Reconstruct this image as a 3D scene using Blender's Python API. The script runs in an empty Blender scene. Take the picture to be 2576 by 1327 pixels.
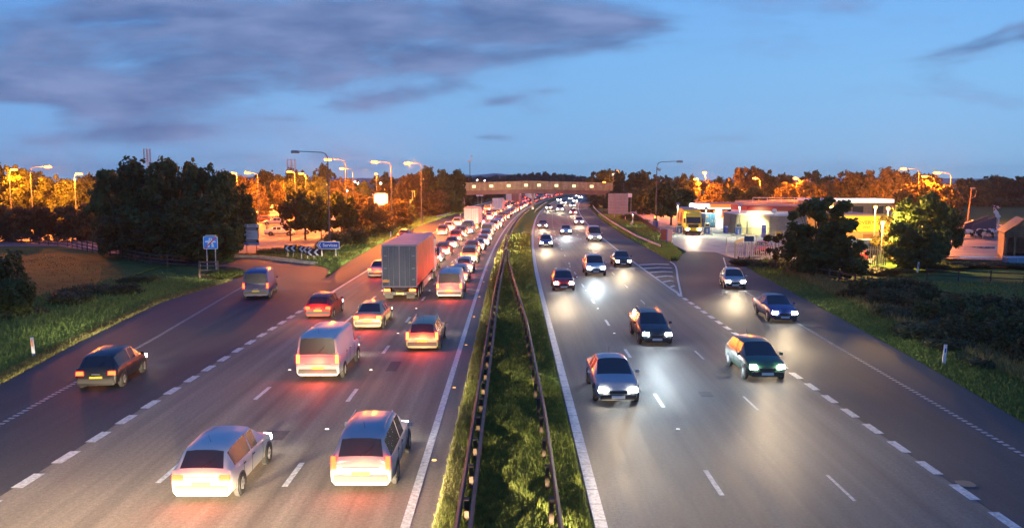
import bpy, bmesh, math, random
import numpy as np
from mathutils import Vector, Matrix
R = math.radians
SC = bpy.context.scene
COL = SC.collection

# ------------------------------------------------------------------ camera
CAM_H, F_PX, HORIZ, CX, CY = 8.792, 2057.0, 450.8, 1288.0, 663.5
PITCH = math.atan((CY - HORIZ) / F_PX)
cd = bpy.data.cameras.new('camera'); cam = bpy.data.objects.new('camera', cd); COL.objects.link(cam)
cam.location = (0, 0, CAM_H); cam.rotation_euler = (math.pi/2 - PITCH, 0, 0)
cd.sensor_width = 36.0; cd.lens = 36.0 * F_PX / 2576.0; cd.clip_end = 12000; cd.clip_start = 0.3
SC.camera = cam

# ------------------------------------------------------------------ world (dusk sky with cloud bank)
def newmat_tree(nt):
    nt.nodes.clear(); return nt
W = bpy.data.worlds.new("World"); SC.world = W; W.use_nodes = True
nt = newmat_tree(W.node_tree)
def N(nt, typ, **kw):
    n = nt.nodes.new(typ)
    for k, v in kw.items(): setattr(n, k, v)
    return n
def L(nt, a, b): nt.links.new(a, b)
def M(nt, op, a, b=None, c=None, clamp=False):
    n = nt.nodes.new('ShaderNodeMath'); n.operation = op; n.use_clamp = clamp
    for i, v in enumerate((a, b, c)):
        if v is None: continue
        if isinstance(v, (int, float)): n.inputs[i].default_value = v
        else: nt.links.new(v, n.inputs[i])
    return n.outputs[0]
def MIX(nt, f, a, b, mode='MIX'):
    n = nt.nodes.new('ShaderNodeMix'); n.data_type = 'RGBA'; n.blend_type = mode
    for i, v in ((0, f), (6, a), (7, b)):
        if isinstance(v, (int, float)): n.inputs[i].default_value = v
        elif isinstance(v, tuple): n.inputs[i].default_value = (*v[:3], 1)
        else: nt.links.new(v, n.inputs[i])
    return n.outputs[2]
def RAMP(nt, f, stops, interp='LINEAR'):
    n = nt.nodes.new('ShaderNodeValToRGB'); n.color_ramp.interpolation = interp
    e = n.color_ramp.elements
    while len(e) < len(stops): e.new(0.5)
    for i, (p, c) in enumerate(stops):
        e[i].position = p; e[i].color = (*c, 1) if isinstance(c, tuple) else (c, c, c, 1)
    nt.links.new(f, n.inputs[0]); return n.outputs[0]
def S2L(r, g, b):
    f = lambda c: (c/255/12.92) if c/255 <= .04045 else ((c/255+.055)/1.055)**2.4
    return (f(r), f(g), f(b))
SUN_EL, SUN_AZ = R(3.0), R(70)
tc = N(nt, 'ShaderNodeTexCoord'); sep = N(nt, 'ShaderNodeSeparateXYZ'); L(nt, tc.outputs['Generated'], sep.inputs[0])
X, Y, Z = sep.outputs
yy = M(nt, 'MAXIMUM', M(nt, 'ABSOLUTE', Y), 0.25)
u = M(nt, 'DIVIDE', X, yy); v = M(nt, 'DIVIDE', Z, yy)
grad = RAMP(nt, M(nt, 'MULTIPLY', v, 2.0, clamp=True), [(0.0, S2L(140, 192, 232)), (0.10, S2L(132, 187, 234)), (0.26, S2L(125, 187, 240)), (0.42, S2L(117, 180, 242)), (1.0, S2L(66, 126, 215))])
# left side of the sky is a deeper blue, away from the afterglow
dl = M(nt, 'MULTIPLY_ADD', u, -0.8, 0.35, clamp=True)
skyc = MIX(nt, dl, grad, MIX(nt, 1.0, grad, (0.72, 0.78, 0.90), 'MULTIPLY'))
nish = N(nt, 'ShaderNodeTexSky', sky_type='NISHITA'); nish.sun_disc = False; nish.sun_elevation = SUN_EL; nish.sun_rotation = SUN_AZ
skyc = MIX(nt, 0.004, skyc, nish.outputs[0], 'ADD')
# cloud fields: soft banks at fixed directions, broken up by noise
cv = N(nt, 'ShaderNodeCombineXYZ'); L(nt, M(nt, 'MULTIPLY', u, 2.0), cv.inputs[0]); L(nt, M(nt, 'MULTIPLY', v, 7.0), cv.inputs[1])
n1 = N(nt, 'ShaderNodeTexNoise'); n1.inputs['Scale'].default_value = 2.1; n1.inputs['Detail'].default_value = 8; n1.inputs['Roughness'].default_value = .56; n1.inputs['Distortion'].default_value = .35
L(nt, cv.outputs[0], n1.inputs['Vector'])
n2 = N(nt, 'ShaderNodeTexNoise'); n2.inputs['Scale'].default_value = 4.2; n2.inputs['Detail'].default_value = 6; L(nt, cv.outputs[0], n2.inputs['Vector'])
def blob(px, py, rx, ry, tilt, amp):
    u0 = (px - CX)/F_PX; v0 = (HORIZ - py)/F_PX; ru = rx/F_PX; rv = ry/F_PX
    du = M(nt, 'SUBTRACT', u, u0); dv = M(nt, 'SUBTRACT', v, v0)
    dv = M(nt, 'SUBTRACT', dv, M(nt, 'MULTIPLY', du, tilt))
    a = M(nt, 'POWER', M(nt, 'ABSOLUTE', M(nt, 'DIVIDE', du, ru)), 2.0); b = M(nt, 'POWER', M(nt, 'ABSOLUTE', M(nt, 'DIVIDE', dv, rv)), 2.0)
    g = M(nt, 'EXPONENT', M(nt, 'MULTIPLY', M(nt, 'ADD', a, b), -1.0))
    return M(nt, 'MULTIPLY', g, amp)
tot = None
for bl in [(300, 70, 430, 110, 0, .95), (800, 90, 560, 85, 0, .95), (1300, 50, 420, 75, .05, .8), (560, 190, 380, 62, 0, .75), (250, 265, 270, 60, -.1, .85), (600, 225, 420, 60, 0, .5), (980, 150, 260, 55, .1, .5),
           (930, 262, 130, 24, .08, .62), (1250, 262, 80, 14, .15, .55), (1235, 348, 70, 9, 0, .6), (2440, 118, 190, 24, .22, .95), (2560, 80, 110, 30, .1, .7),
           (60, 230, 130, 28, 0, .6), (430, 330, 150, 20, 0, .65), (150, 350, 260, 24, 0, .6), (740, 300, 90, 12, 0, .4), (1060, 235, 120, 20, .1, .5), (650, 395, 300, 12, 0, .22), (1450, 120, 260, 50, .1, .55), (1400, 235, 60, 10, 0, .4), (2460, 412, 120, 6, .02, .3), (1560, 90, 180, 30, .2, .4), (-500, 150, 400, 160, 0, .8)]:
    t = blob(*bl); tot = t if tot is None else M(nt, 'ADD', tot, t)
nz = M(nt, 'SUBTRACT', n1.outputs[0], 0.5)
field = M(nt, 'ADD', M(nt, 'MINIMUM', tot, 1.05), M(nt, 'MULTIPLY', nz, 3.6))
mask = N(nt, 'ShaderNodeMapRange', interpolation_type='SMOOTHSTEP'); L(nt, field, mask.inputs[0]); mask.inputs[1].default_value = .12; mask.inputs[2].default_value = 1.15
cl = RAMP(nt, M(nt, 'ADD', n2.outputs[0], M(nt, 'MULTIPLY', nz, .8)), [(0.3, S2L(72, 98, 150)), (0.5, S2L(100, 124, 172)), (0.72, S2L(126, 146, 192))])
sky_final = MIX(nt, M(nt, 'MULTIPLY', mask.outputs[0], .88), skyc, cl)
bg = N(nt, 'ShaderNodeBackground'); L(nt, sky_final, bg.inputs[0]); bg.inputs[1].default_value = 0.81
wo = N(nt, 'ShaderNodeOutputWorld'); L(nt, bg.outputs[0], wo.inputs[0])

sl = bpy.data.lights.new('afterglow_sun', 'SUN'); sl.energy = 0.06; sl.angle = R(25); sl.color = (1.0, .86, .8)
so = bpy.data.objects.new('afterglow_sun', sl); COL.objects.link(so)
so.rotation_euler = (R(90) - R(14), 0, R(180) - SUN_AZ)
SC.view_settings.view_transform = 'Standard'; SC.view_settings.look = 'None'; SC.view_settings.exposure = 0.35; SC.view_settings.gamma = 1
SC.cycles.use_denoising = True; SC.cycles.sample_clamp_indirect = 2.5; SC.cycles.sample_clamp_direct = 0
SC.cycles.max_bounces = 5; SC.cycles.diffuse_bounces = 2; SC.cycles.glossy_bounces = 2; SC.cycles.transmission_bounces = 3; SC.cycles.transparent_max_bounces = 8
SC.cycles.caustics_reflective = False; SC.cycles.caustics_refractive = False; SC.cycles.use_light_tree = True

# ------------------------------------------------------------------ helpers
rng = random.Random(7); nr = np.random.default_rng(11)
def WX(px, y):            # world x of photo column px on things standing y metres ahead
    return (px - CX) / F_PX * y * 1.0
def WP(px, py, y):        # world (x, z) for a photo point at forward distance y
    a = (px - CX)/F_PX; b = (py - CY)/F_PX; c, s = math.cos(PITCH), math.sin(PITCH)
    fy = c - s*b; fz = -s - c*b; t = y/fy
    return a*t, CAM_H + fz*t
def G(px, py, z=0.0):     # ground point
    a = (px - CX)/F_PX; b = (py - CY)/F_PX; c, s = math.cos(PITCH), math.sin(PITCH)
    fy = c - s*b; fz = -s - c*b; t = (z-CAM_H)/fz
    return a*t, fy*t
def off(y): return ((y - 60)*.01431)**2 if y > 60 else 0.0
def tang(y): return math.atan(2*(y-60)*.01431**2) if y > 60 else 0.0

MATS = {}
def mat(name, col=(.5, .5, .5), rough=.6, metal=0, var=0, vscale=3, bump=0, bscale=30, emit=None, es=0, col2=None, spec=.5, coat=0, obj_random=0, stretch=None):
    if name in MATS: return MATS[name]
    m = bpy.data.materials.new(name); m.use_nodes = True; t = m.node_tree; b = t.nodes['Principled BSDF']
    b.inputs['Roughness'].default_value = rough; b.inputs['Metallic'].default_value = metal; b.inputs['Base Color'].default_value = (*col, 1)
    b.inputs['Specular IOR Level'].default_value = spec
    if coat: b.inputs['Coat Weight'].default_value = coat; b.inputs['Coat Roughness'].default_value = .08
    g = N(t, 'ShaderNodeTexCoord')
    vec = g.outputs['Object']
    if stretch:
        mp = N(t, 'ShaderNodeMapping'); mp.inputs['Scale'].default_value = stretch; L(t, vec, mp.inputs[0]); vec = mp.outputs[0]
    c = None
    if var or col2:
        n = N(t, 'ShaderNodeTexNoise'); n.inputs['Scale'].default_value = vscale; n.inputs['Detail'].default_value = 6; n.inputs['Roughness'].default_value = .65; L(t, vec, n.inputs['Vector'])
        c2 = col2 or tuple(min(1, x*(1-var)) for x in col); c1 = col if col2 else tuple(min(1, x*(1+var)) for x in col)
        c = RAMP(t, n.outputs[0], [(.35, c2), (.65, c1)])
    if obj_random:
        oi = N(t, 'ShaderNodeObjectInfo')
        f = M(t, 'MULTIPLY_ADD', oi.outputs['Random'], obj_random*2, 1-obj_random)
        src = c if c is not None else None
        cc = N(t, 'ShaderNodeCombineXYZ')
        for i in range(3): L(t, f, cc.inputs[i])
        c = MIX(t, 1.0, src if src is not None else col, cc.outputs[0], 'MULTIPLY')
    if c is not None: L(t, c, b.inputs['Base Color'])
    if bump:
        n = N(t, 'ShaderNodeTexNoise'); n.inputs['Scale'].default_value = bscale; n.inputs['Detail'].default_value = 4; L(t, vec, n.inputs['Vector'])
        bp = N(t, 'ShaderNodeBump'); bp.inputs['Strength'].default_value = bump; bp.inputs['Distance'].default_value = .02; L(t, n.outputs[0], bp.inputs['Height']); L(t, bp.outputs[0], b.inputs['Normal'])
    if emit: b.inputs['Emission Color'].default_value = (*emit, 1); b.inputs['Emission Strength'].default_value = es
    MATS[name] = m; return m

class MB:
    def __init__(s): s.v = []; s.f = []; s.m = []; s.mi = 0
    def add(s, vs, fs):
        o = len(s.v); s.v += [tuple(p) for p in vs]; s.f += [tuple(i+o for i in f) for f in fs]; s.m += [s.mi]*len(fs); return s
    def box(s, c, d, rz=0, rx=0, ry=0, taper=1.0):
        hx, hy, hz = d[0]/2, d[1]/2, d[2]/2
        M3 = Matrix.Rotation(rz, 3, 'Z') @ Matrix.Rotation(ry, 3, 'Y') @ Matrix.Rotation(rx, 3, 'X')
        vs = []
        for z in (-hz, hz):
            k = taper if z > 0 else 1
            for x, y in ((-hx, -hy), (hx, -hy), (hx, hy), (-hx, hy)): vs.append(M3 @ Vector((x*k, y*k, z)) + Vector(c))
        return s.add(vs, [(0, 3, 2, 1), (4, 5, 6, 7), (0, 1, 5, 4), (1, 2, 6, 5), (2, 3, 7, 6), (3, 0, 4, 7)])
    def bx(s, x0, x1, y0, y1, z0, z1): return s.box(((x0+x1)/2, (y0+y1)/2, (z0+z1)/2), (x1-x0, y1-y0, z1-z0))
    def tube(s, pts, r, n=8, caps=True):
        pts = [Vector(p) for p in pts]; rs = r if isinstance(r, (list, tuple)) else [r]*len(pts)
        o = len(s.v); ring = []
        for i, p in enumerate(pts):
            d = (pts[min(i+1, len(pts)-1)] - pts[max(i-1, 0)]).normalized()
            a = d.cross(Vector((0, 0, 1)) if abs(d.z) < .95 else Vector((1, 0, 0))).normalized(); b = d.cross(a).normalized()
            for k in range(n):
                t = 2*math.pi*k/n; s.v.append(tuple(p + a*math.cos(t)*rs[i] + b*math.sin(t)*rs[i]))
        for i in range(len(pts)-1):
            for k in range(n):
                s.f.append((o+i*n+k, o+i*n+(k+1) % n, o+(i+1)*n+(k+1) % n, o+(i+1)*n+k)); s.m.append(s.mi)
        if caps:
            s.f.append(tuple(o+k for k in range(n))[::-1]); s.f.append(tuple(o+(len(pts)-1)*n+k for k in range(n))); s.m += [s.mi]*2
        return s
    def prism(s, poly, z0, z1):      # polygon in xy
        n = len(poly); vs = [(x, y, z0) for x, y in poly] + [(x, y, z1) for x, y in poly]
        return s.add(vs, [tuple(range(n))[::-1], tuple(range(n, 2*n))] + [(i, (i+1) % n, n+(i+1) % n, n+i) for i in range(n)])
    def prism_xz(s, poly, y0, y1):   # polygon in xz extruded along y
        n = len(poly); vs = [(x, y0, z) for x, z in poly] + [(x, y1, z) for x, z in poly]
        return s.add(vs, [tuple(range(n)), tuple(range(n, 2*n))[::-1]] + [(i, n+i, n+(i+1) % n, (i+1) % n) for i in range(n)])
    def prism_yz(s, poly, x0, x1):
        n = len(poly); vs = [(x0, y, z) for y, z in poly] + [(x1, y, z) for y, z in poly]
        return s.add(vs, [tuple(range(n))[::-1], tuple(range(n, 2*n))] + [(i, (i+1) % n, n+(i+1) % n, n+i) for i in range(n)])
    def strip(s, la, lb, z):         # ribbon between two xy polylines
        n = len(la); vs = [(p[0], p[1], z) for p in la] + [(p[0], p[1], z) for p in lb]
        return s.add(vs, [(i, i+1, n+i+1, n+i) for i in range(n-1)])
    def build(s, name, m, parent=None, smooth=False, loc=None):
        me = bpy.data.meshes.new(name); me.from_pydata(s.v, [], s.f); me.validate(); 
        for x in (m if isinstance(m, (list, tuple)) else [m]): me.materials.append(x)
        if s.mi: me.polygons.foreach_set('material_index', s.m[:len(me.polygons)])
        bm = bmesh.new(); bm.from_mesh(me); bmesh.ops.recalc_face_normals(bm, faces=bm.faces) if not getattr(s, 'keep', False) else None; bm.to_mesh(me); bm.free()
        if smooth:
            me.polygons.foreach_set('use_smooth', [True]*len(me.polygons))
            if smooth is not True: me.set_sharp_from_angle(angle=R(smooth))
        me.update(); o = bpy.data.objects.new(name, me); COL.objects.link(o)
        if parent: o.parent = parent
        if loc is not None: o.location = loc
        return o
def tag(o, label=None, cat=None, group=None, kind=None):
    if label: o['label'] = label
    if cat: o['category'] = cat
    if group: o['group'] = group
    if kind: o['kind'] = kind
    return o
def empty(name, loc, rz=0, label=None, cat=None, group=None):
    o = bpy.data.objects.new(name, None); COL.objects.link(o); o.location = loc; o.rotation_euler = (0, 0, rz); o.empty_display_size = .2
    return tag(o, label, cat, group)
def copy_tree(o, parent=None):
    c = o.copy(); COL.objects.link(c); c.parent = parent
    for ch in list(o.children): copy_tree(ch, c)
    return c
def text_verts(body, size, font_bold=0.0):
    cu = bpy.data.curves.new('t', 'FONT'); cu.body = body; cu.size = size; cu.align_x = 'CENTER'; cu.align_y = 'CENTER'; cu.offset = font_bold; cu.resolution_u = 3
    ob = bpy.data.objects.new('t', cu); COL.objects.link(ob); bpy.context.view_layer.update()
    me = bpy.data.meshes.new_from_object(ob.evaluated_get(bpy.context.evaluated_depsgraph_get()))
    vs = [tuple(v.co) for v in me.vertices]; fs = [tuple(p.vertices) for p in me.polygons]
    bpy.data.objects.remove(ob); bpy.data.curves.remove(cu); bpy.data.meshes.remove(me); return vs, fs
def text_obj(body, size, m, parent, x, y, z, bold=0.0, sx=1.0, name='lettering'):   # faces -y
    vs, fs = text_verts(body, size, bold); mb = MB(); mb.keep = True
    mb.add([(a*sx + x, y, b + z) for a, b, c in vs], fs)
    return mb.build(name, m, parent)
def light(kind, name, loc, energy, color, parent=None, rot=None, size=.1, cone=None, blend=.5):
    l = bpy.data.lights.new(name, kind); l.energy = energy; l.color = color
    if kind in ('POINT', 'SPOT'): l.shadow_soft_size = size
    if kind == 'SPOT': l.spot_size = cone; l.spot_blend = blend
    if kind == 'AREA': l.shape = 'RECTANGLE'; l.size, l.size_y = size
    o = bpy.data.objects.new(name, l); COL.objects.link(o); o.location = loc
    if rot: o.rotation_euler = rot
    if parent: o.parent = parent
    return o

# ------------------------------------------------------------------ materials
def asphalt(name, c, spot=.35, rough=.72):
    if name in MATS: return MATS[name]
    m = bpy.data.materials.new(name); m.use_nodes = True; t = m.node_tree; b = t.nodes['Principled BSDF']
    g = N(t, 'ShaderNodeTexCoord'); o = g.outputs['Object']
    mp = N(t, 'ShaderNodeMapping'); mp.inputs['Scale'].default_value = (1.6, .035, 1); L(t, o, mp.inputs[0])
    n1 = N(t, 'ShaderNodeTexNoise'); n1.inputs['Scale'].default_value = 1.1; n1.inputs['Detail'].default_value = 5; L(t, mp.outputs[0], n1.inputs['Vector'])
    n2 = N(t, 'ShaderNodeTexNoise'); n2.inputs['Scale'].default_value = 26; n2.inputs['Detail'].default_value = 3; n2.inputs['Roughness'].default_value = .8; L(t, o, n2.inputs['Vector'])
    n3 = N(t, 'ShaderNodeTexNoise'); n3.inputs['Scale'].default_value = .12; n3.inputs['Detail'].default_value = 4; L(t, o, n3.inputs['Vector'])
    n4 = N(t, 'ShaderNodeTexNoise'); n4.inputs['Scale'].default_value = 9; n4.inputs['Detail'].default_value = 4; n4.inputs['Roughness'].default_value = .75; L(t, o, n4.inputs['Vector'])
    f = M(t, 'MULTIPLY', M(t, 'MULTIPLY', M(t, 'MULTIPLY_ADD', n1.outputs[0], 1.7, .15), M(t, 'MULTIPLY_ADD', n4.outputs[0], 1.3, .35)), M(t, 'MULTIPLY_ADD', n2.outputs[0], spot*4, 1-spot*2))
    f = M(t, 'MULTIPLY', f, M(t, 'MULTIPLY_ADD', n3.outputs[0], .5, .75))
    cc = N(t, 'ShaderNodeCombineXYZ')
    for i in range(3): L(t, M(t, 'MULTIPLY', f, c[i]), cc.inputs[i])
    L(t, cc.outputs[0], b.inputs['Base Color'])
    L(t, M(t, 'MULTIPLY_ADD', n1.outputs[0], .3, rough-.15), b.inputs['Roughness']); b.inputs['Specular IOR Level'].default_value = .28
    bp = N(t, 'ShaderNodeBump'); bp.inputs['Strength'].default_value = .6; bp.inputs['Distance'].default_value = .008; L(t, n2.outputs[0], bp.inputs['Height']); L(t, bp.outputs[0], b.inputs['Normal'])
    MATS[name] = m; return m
def paint(name, c=(.66, .66, .63)):
    if name in MATS: return MATS[name]
    m = mat(name, c, .55, vscale=7, col2=tuple(q*.45 for q in c), bump=.3, bscale=40); return m
A_LEFT_LIT = asphalt('asphalt', (.175, .148, .118)); A_RIGHT = asphalt('darker_asphalt', (.135, .122, .105)); A_SH = asphalt('shoulder_asphalt', (.045, .047, .052)); A_PARK = asphalt('car_park_asphalt', (.16, .13, .12)); CONC = mat('forecourt_concrete', (.27, .23, .23), .6, var=.25, vscale=.35, bump=.2, bscale=8)  # left carriageway lighter and warmer: headlight brightness partly put into its colour
PAINT = paint('road_paint')
GRASS = mat('grass', (.07, .12, .03), .85, vscale=.6, col2=(.035, .07, .02), bump=1.0, bscale=9, spec=.05)
GRASS_MED = mat('median_grass', (.10, .14, .03), .85, vscale=.8, col2=(.05, .08, .02), bump=1.0, bscale=9, spec=.05)
FIELD = mat('field_grass', (.07, .12, .028), .85, vscale=.3, col2=(.035, .075, .02), bump=1.0, bscale=5, spec=.05)
MUD = mat('farmyard_mud', (.20, .12, .085), .5, vscale=.25, col2=(.07, .045, .035), bump=.8, bscale=3)
KERB = mat('kerb_stone', (.32, .29, .25), .75, var=.25, vscale=1.5, bump=.2)
STEEL = mat('galvanised_steel', (.38, .40, .42), .45, .6, var=.15, vscale=4)
POLE = mat('painted_pole', (.07, .08, .10), .6, 0, var=.15, vscale=2)
RUST = mat('weathered_rail', (.10, .062, .055), .62, .25, var=.4, vscale=1.2, bump=.2)
WOOD = mat('timber', (.16, .125, .085), .8, var=.35, vscale=2, bump=.4, bscale=15, stretch=(1, 1, .3))
DWOOD = mat('dark_timber', (.075, .05, .035), .85, var=.4, vscale=2, bump=.4)
WHITE = mat('white_board', (.78, .78, .76), .45, var=.05)
BLACK = mat('black_board', (.02, .02, .022), .5)
BLUE = mat('sign_blue', (.02, .12, .50), .4, var=.06); REDM = mat('sign_red', (.55, .03, .03), .4)
GREYB = mat('sign_back', (.40, .385, .36), .55, .15, var=.12, vscale=1.3)
RUBBER = mat('tyre_rubber', (.018, .018, .018), .8); RIM = mat('wheel_alloy', (.45, .45, .47), .35, .9)
DARK = mat('dark_plastic', (.03, .03, .032), .5)
def glassy(name, c=(.028, .032, .038), r=.24): return mat(name, c, r, spec=.45)
GLASS = glassy('window_glass')
def emis(name, c, s):
    return mat(name, tuple(min(.8, x) for x in c), .4, emit=c, es=s)
TAIL = emis('tail_lamp', (1, .028, .006), 16.0); BRAKE = emis('brake_lamp', (1, .042, .007), 32.0); HEAD = emis('head_lamp', (1, .92, .72), 90.0); HEADW = emis('cool_head_lamp', (.82, .95, 1), 100.0)
AMBER = emis('amber_lamp', (1, .38, .02), 14)
SODIUM = emis('sodium_lamp', (1, .30, .035), 6.5); SODC = (1.0, .225, .01)
WHITEL = emis('white_lamp', (1, .95, .85), 60.0)
def foliage(name, ca, cb, trans=.25):
    m = bpy.data.materials.new(name); m.use_nodes = True; t = m.node_tree; b = t.nodes['Principled BSDF']; out = t.nodes['Material Output']
    g = N(t, 'ShaderNodeTexCoord'); n = N(t, 'ShaderNodeTexNoise'); n.inputs['Scale'].default_value = 3.2; n.inputs['Detail'].default_value = 3; L(t, g.outputs['Object'], n.inputs['Vector'])
    n2 = N(t, 'ShaderNodeTexNoise'); n2.inputs['Scale'].default_value = 60; L(t, g.outputs['Object'], n2.inputs['Vector'])
    c = RAMP(t, M(t, 'ADD', M(t, 'MULTIPLY', n.outputs[0], .6), M(t, 'MULTIPLY', n2.outputs[0], .4)), [(.38, ca), (.62, cb)])
    oi = N(t, 'ShaderNodeObjectInfo'); f = M(t, 'MULTIPLY_ADD', oi.outputs['Random'], .5, .75); cc = N(t, 'ShaderNodeCombineXYZ')
    for i in range(3): L(t, f, cc.inputs[i])
    c = MIX(t, 1.0, c, cc.outputs[0], 'MULTIPLY'); L(t, c, b.inputs['Base Color']); b.inputs['Roughness'].default_value = .6; b.inputs['Specular IOR Level'].default_value = .12
    tr = N(t, 'ShaderNodeBsdfTranslucent'); L(t, c, tr.inputs[0]); ms = N(t, 'ShaderNodeMixShader'); ms.inputs[0].default_value = trans
    L(t, b.outputs[0], ms.inputs[1]); L(t, tr.outputs[0], ms.inputs[2]); L(t, ms.outputs[0], out.inputs[0]); MATS[name] = m; return m
F_GREEN = foliage('oak_foliage', (.045, .07, .022), (.085, .12, .035)); F_DARK = foliage('dark_foliage', (.04, .065, .022), (.09, .13, .04)); F_RUST = foliage('autumn_foliage', (.085, .065, .03), (.16, .13, .04)); F_BUSH = foliage('bush_foliage', (.045, .055, .026), (.09, .115, .042))
BARK = mat('bark', (.07, .055, .04), .9, var=.3, vscale=6, bump=.6)
# ------------------------------------------------------------------ ground and roads
def grid_mesh(name, xs, ys, zf, m, kind='structure'):
    X_, Y_ = np.meshgrid(xs, ys); Zv = zf(X_, Y_); n, k = X_.shape
    v = np.stack([X_, Y_, Zv], -1).reshape(-1, 3); i = np.arange(n*k).reshape(n, k)
    f = np.stack([i[:-1, :-1], i[:-1, 1:], i[1:, 1:], i[1:, :-1]], -1).reshape(-1, 4)
    me = bpy.data.meshes.new(name); me.vertices.add(len(v)); me.vertices.foreach_set('co', v.ravel()); me.loops.add(f.size); me.loops.foreach_set('vertex_index', f.ravel())
    me.polygons.add(len(f)); me.polygons.foreach_set('loop_start', np.arange(0, f.size, 4)); me.update(calc_edges=True); me.polygons.foreach_set('use_smooth', [True]*len(f)); me.materials.append(m)
    o = bpy.data.objects.new(name, me); COL.objects.link(o); return tag(o, kind=kind)
def lump(X_, Y_):
    return .05*np.sin(X_*.7+1.3*np.sin(Y_*.31)) + .04*np.sin(Y_*1.1+X_*.4)
def offn(Y_): return np.where(Y_ > 60, ((Y_-60)*.01431)**2, 0)
def ground_z(X_, Y_):
    o = offn(Y_); xr = X_ - o
    road = (xr > -33) & (xr < 75)
    z = -.16 + lump(X_, Y_)*.5 - .0*Y_
    return z
xs = np.concatenate([[-2600, -1200, -600, -300, -150], np.linspace(-110, 110, 111), [150, 300, 600, 1200, 2600]]); ys = np.concatenate([[-400, -60], np.linspace(-20, 300, 161), [340, 400, 500, 700, 1000, 1600, 3100]])
grid_mesh('ground', xs, ys, ground_z, GRASS)
# field on the left, darker pasture with mown streaks
mb = MB(); mb.prism([(-110, 60), (-34, 60), (-36, 84), (-58, 107), (-75, 117), (-110, 130)], -.10, -.035); tag(mb.build('field', FIELD), kind='structure')
mb = MB(); mb.prism([(31, 40), (33.5, 51), (30, 64), (30, 69), (44, 70), (90, 60), (90, 30), (40, 30)], -.10, -.035); tag(mb.build('pasture', FIELD), kind='structure')
mb = MB(); mb.prism([(70, 132), (64, 150), (60, 200), (170, 215), (190, 140)], -.10, -.036); tag(mb.build('cow_field', FIELD), kind='structure')
def ycurve(y0, y1, st=4.0): return list(np.linspace(y0, y1, max(2, int((y1-y0)/st)+1)))
def ribbon(name, xa, xb, y0, y1, z, m, kind='structure', thick=.12):
    ys_ = ycurve(y0, y1); fa = xa if callable(xa) else (lambda y: xa); fb = xb if callable(xb) else (lambda y: xb)
    la = [(fa(y)+off(y), y) for y in ys_]; lb = [(fb(y)+off(y), y) for y in ys_]
    mb = MB(); mb.keep = True; mb.strip(la, lb, z)
    # kerb-like edges down to the ground
    for ln in (la, lb):
        n = len(ln); mb.add([(p[0], p[1], z) for p in ln]+[(p[0], p[1], z-thick) for p in ln], [(i, i+1, n+i+1, n+i) for i in range(n-1)])
    # carpet faces wound upwards
    mb.f = [f[::-1] for f in mb.f]
    return tag(mb.build(name, m), kind=kind)
def lshould(y):   # outer edge of left hard shoulder (without curve offset)
    pts = [(-60, -19), (20, -21.2), (34.6, -22.1), (42.7, -23.4), (58, -25.2), (72.4, -24.4), (73, -17.0), (90, -17.8), (127, -19.2), (700, -19.2)]
    return np.interp(y, [p[0] for p in pts], [p[1] for p in pts]) 
ribbon('left_carriageway', -14.3, -1.95, -30, 640, 0.0, A_LEFT_LIT)
ribbon('right_carriageway', 2.1, 12.8, -30, 640, 0.0, A_RIGHT)
# left: slip lane + hard shoulder
mb = MB(); mb.keep = True
lp = [(-14.3, -30), (-14.3, 72), (-14.3, 73)]
poly = [(-14.31, -30), (-14.31, 73), (-16.6, 73), (-17.2, 79), (-19.5, 83), (-22.9, 86.3), (-28.6, 91.3), (-33, 92.6), (-38, 94.5), (-40, 89), (-33, 84.2), (-28, 82), (-25.5, 78), (-24.3, 73), (-25.9, 71.5), (-25.6, 58.2), (-23.5, 42.7), (-22.2, 34.6), (-21.2, 20), (-19, -30)]
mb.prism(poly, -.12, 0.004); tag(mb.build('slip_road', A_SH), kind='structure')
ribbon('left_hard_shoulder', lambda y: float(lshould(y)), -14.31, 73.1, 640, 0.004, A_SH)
# right: hard shoulder and merging slip road
ribbon('right_hard_shoulder', 12.81, lambda y: 16.6 if y > 115 else 17.0, 87, 640, 0.003, A_SH)
poly = [(12.81, -30), (12.81, 86.99), (17.1, 86.99), (20.0, 95.7), (21.5, 100), (24.6, 99), (24.5, 88.7), (23.1, 77), (20.9, 51.4), (19.8, 39.3), (18.6, 28.9), (17.6, 18), (16, -30)]
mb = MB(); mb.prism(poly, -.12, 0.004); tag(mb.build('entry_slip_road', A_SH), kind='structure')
poly = [(21.5, 100), (21.9, 111), (24.3, 137), (28.5, 193), (32, 230), (95, 230), (95, 132), (62, 124), (45, 100), (38, 86), (29.3, 86), (25, 91.6), (24.6, 99)]
mb = MB(); mb.prism(poly, -.12, 0.006); tag(mb.build('forecourt', CONC), kind='structure')
# concrete joints on the forecourt
mb = MB()
for y in range(104, 150, 6): mb.bx(22.5+.0*y, 45, y-.03, y+.03, .006, .0095)
for x in (27, 33, 39): mb.bx(x-.03, x+.03, 101, 150, .006, .0092)
tag(mb.build('forecourt_joint_line', DARK), kind='structure')
mb = MB(); mb.prism([(-24.5, 98), (-24.5, 175), (-20.0, 215), (-100, 225), (-100, 105), (-60, 108), (-48, 97)], -.12, 0.004); tag(mb.build('car_park', A_PARK), kind='structure')
mb = MB(); mb.prism([(46, 92), (60, 86), (110, 86), (110, 132), (60, 136), (52, 112)], -.12, 0.004); tag(mb.build('farmyard', MUD), kind='structure')
mb = MB(); mb.bx(47, 66, 92.2, 93.4, .005, .009); mb.bx(60, 70, 104, 107, .005, .009); tag(mb.build('farmyard_puddle', mat('puddle', (.10, .09, .10), .08, spec=.9)), kind='structure')

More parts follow.
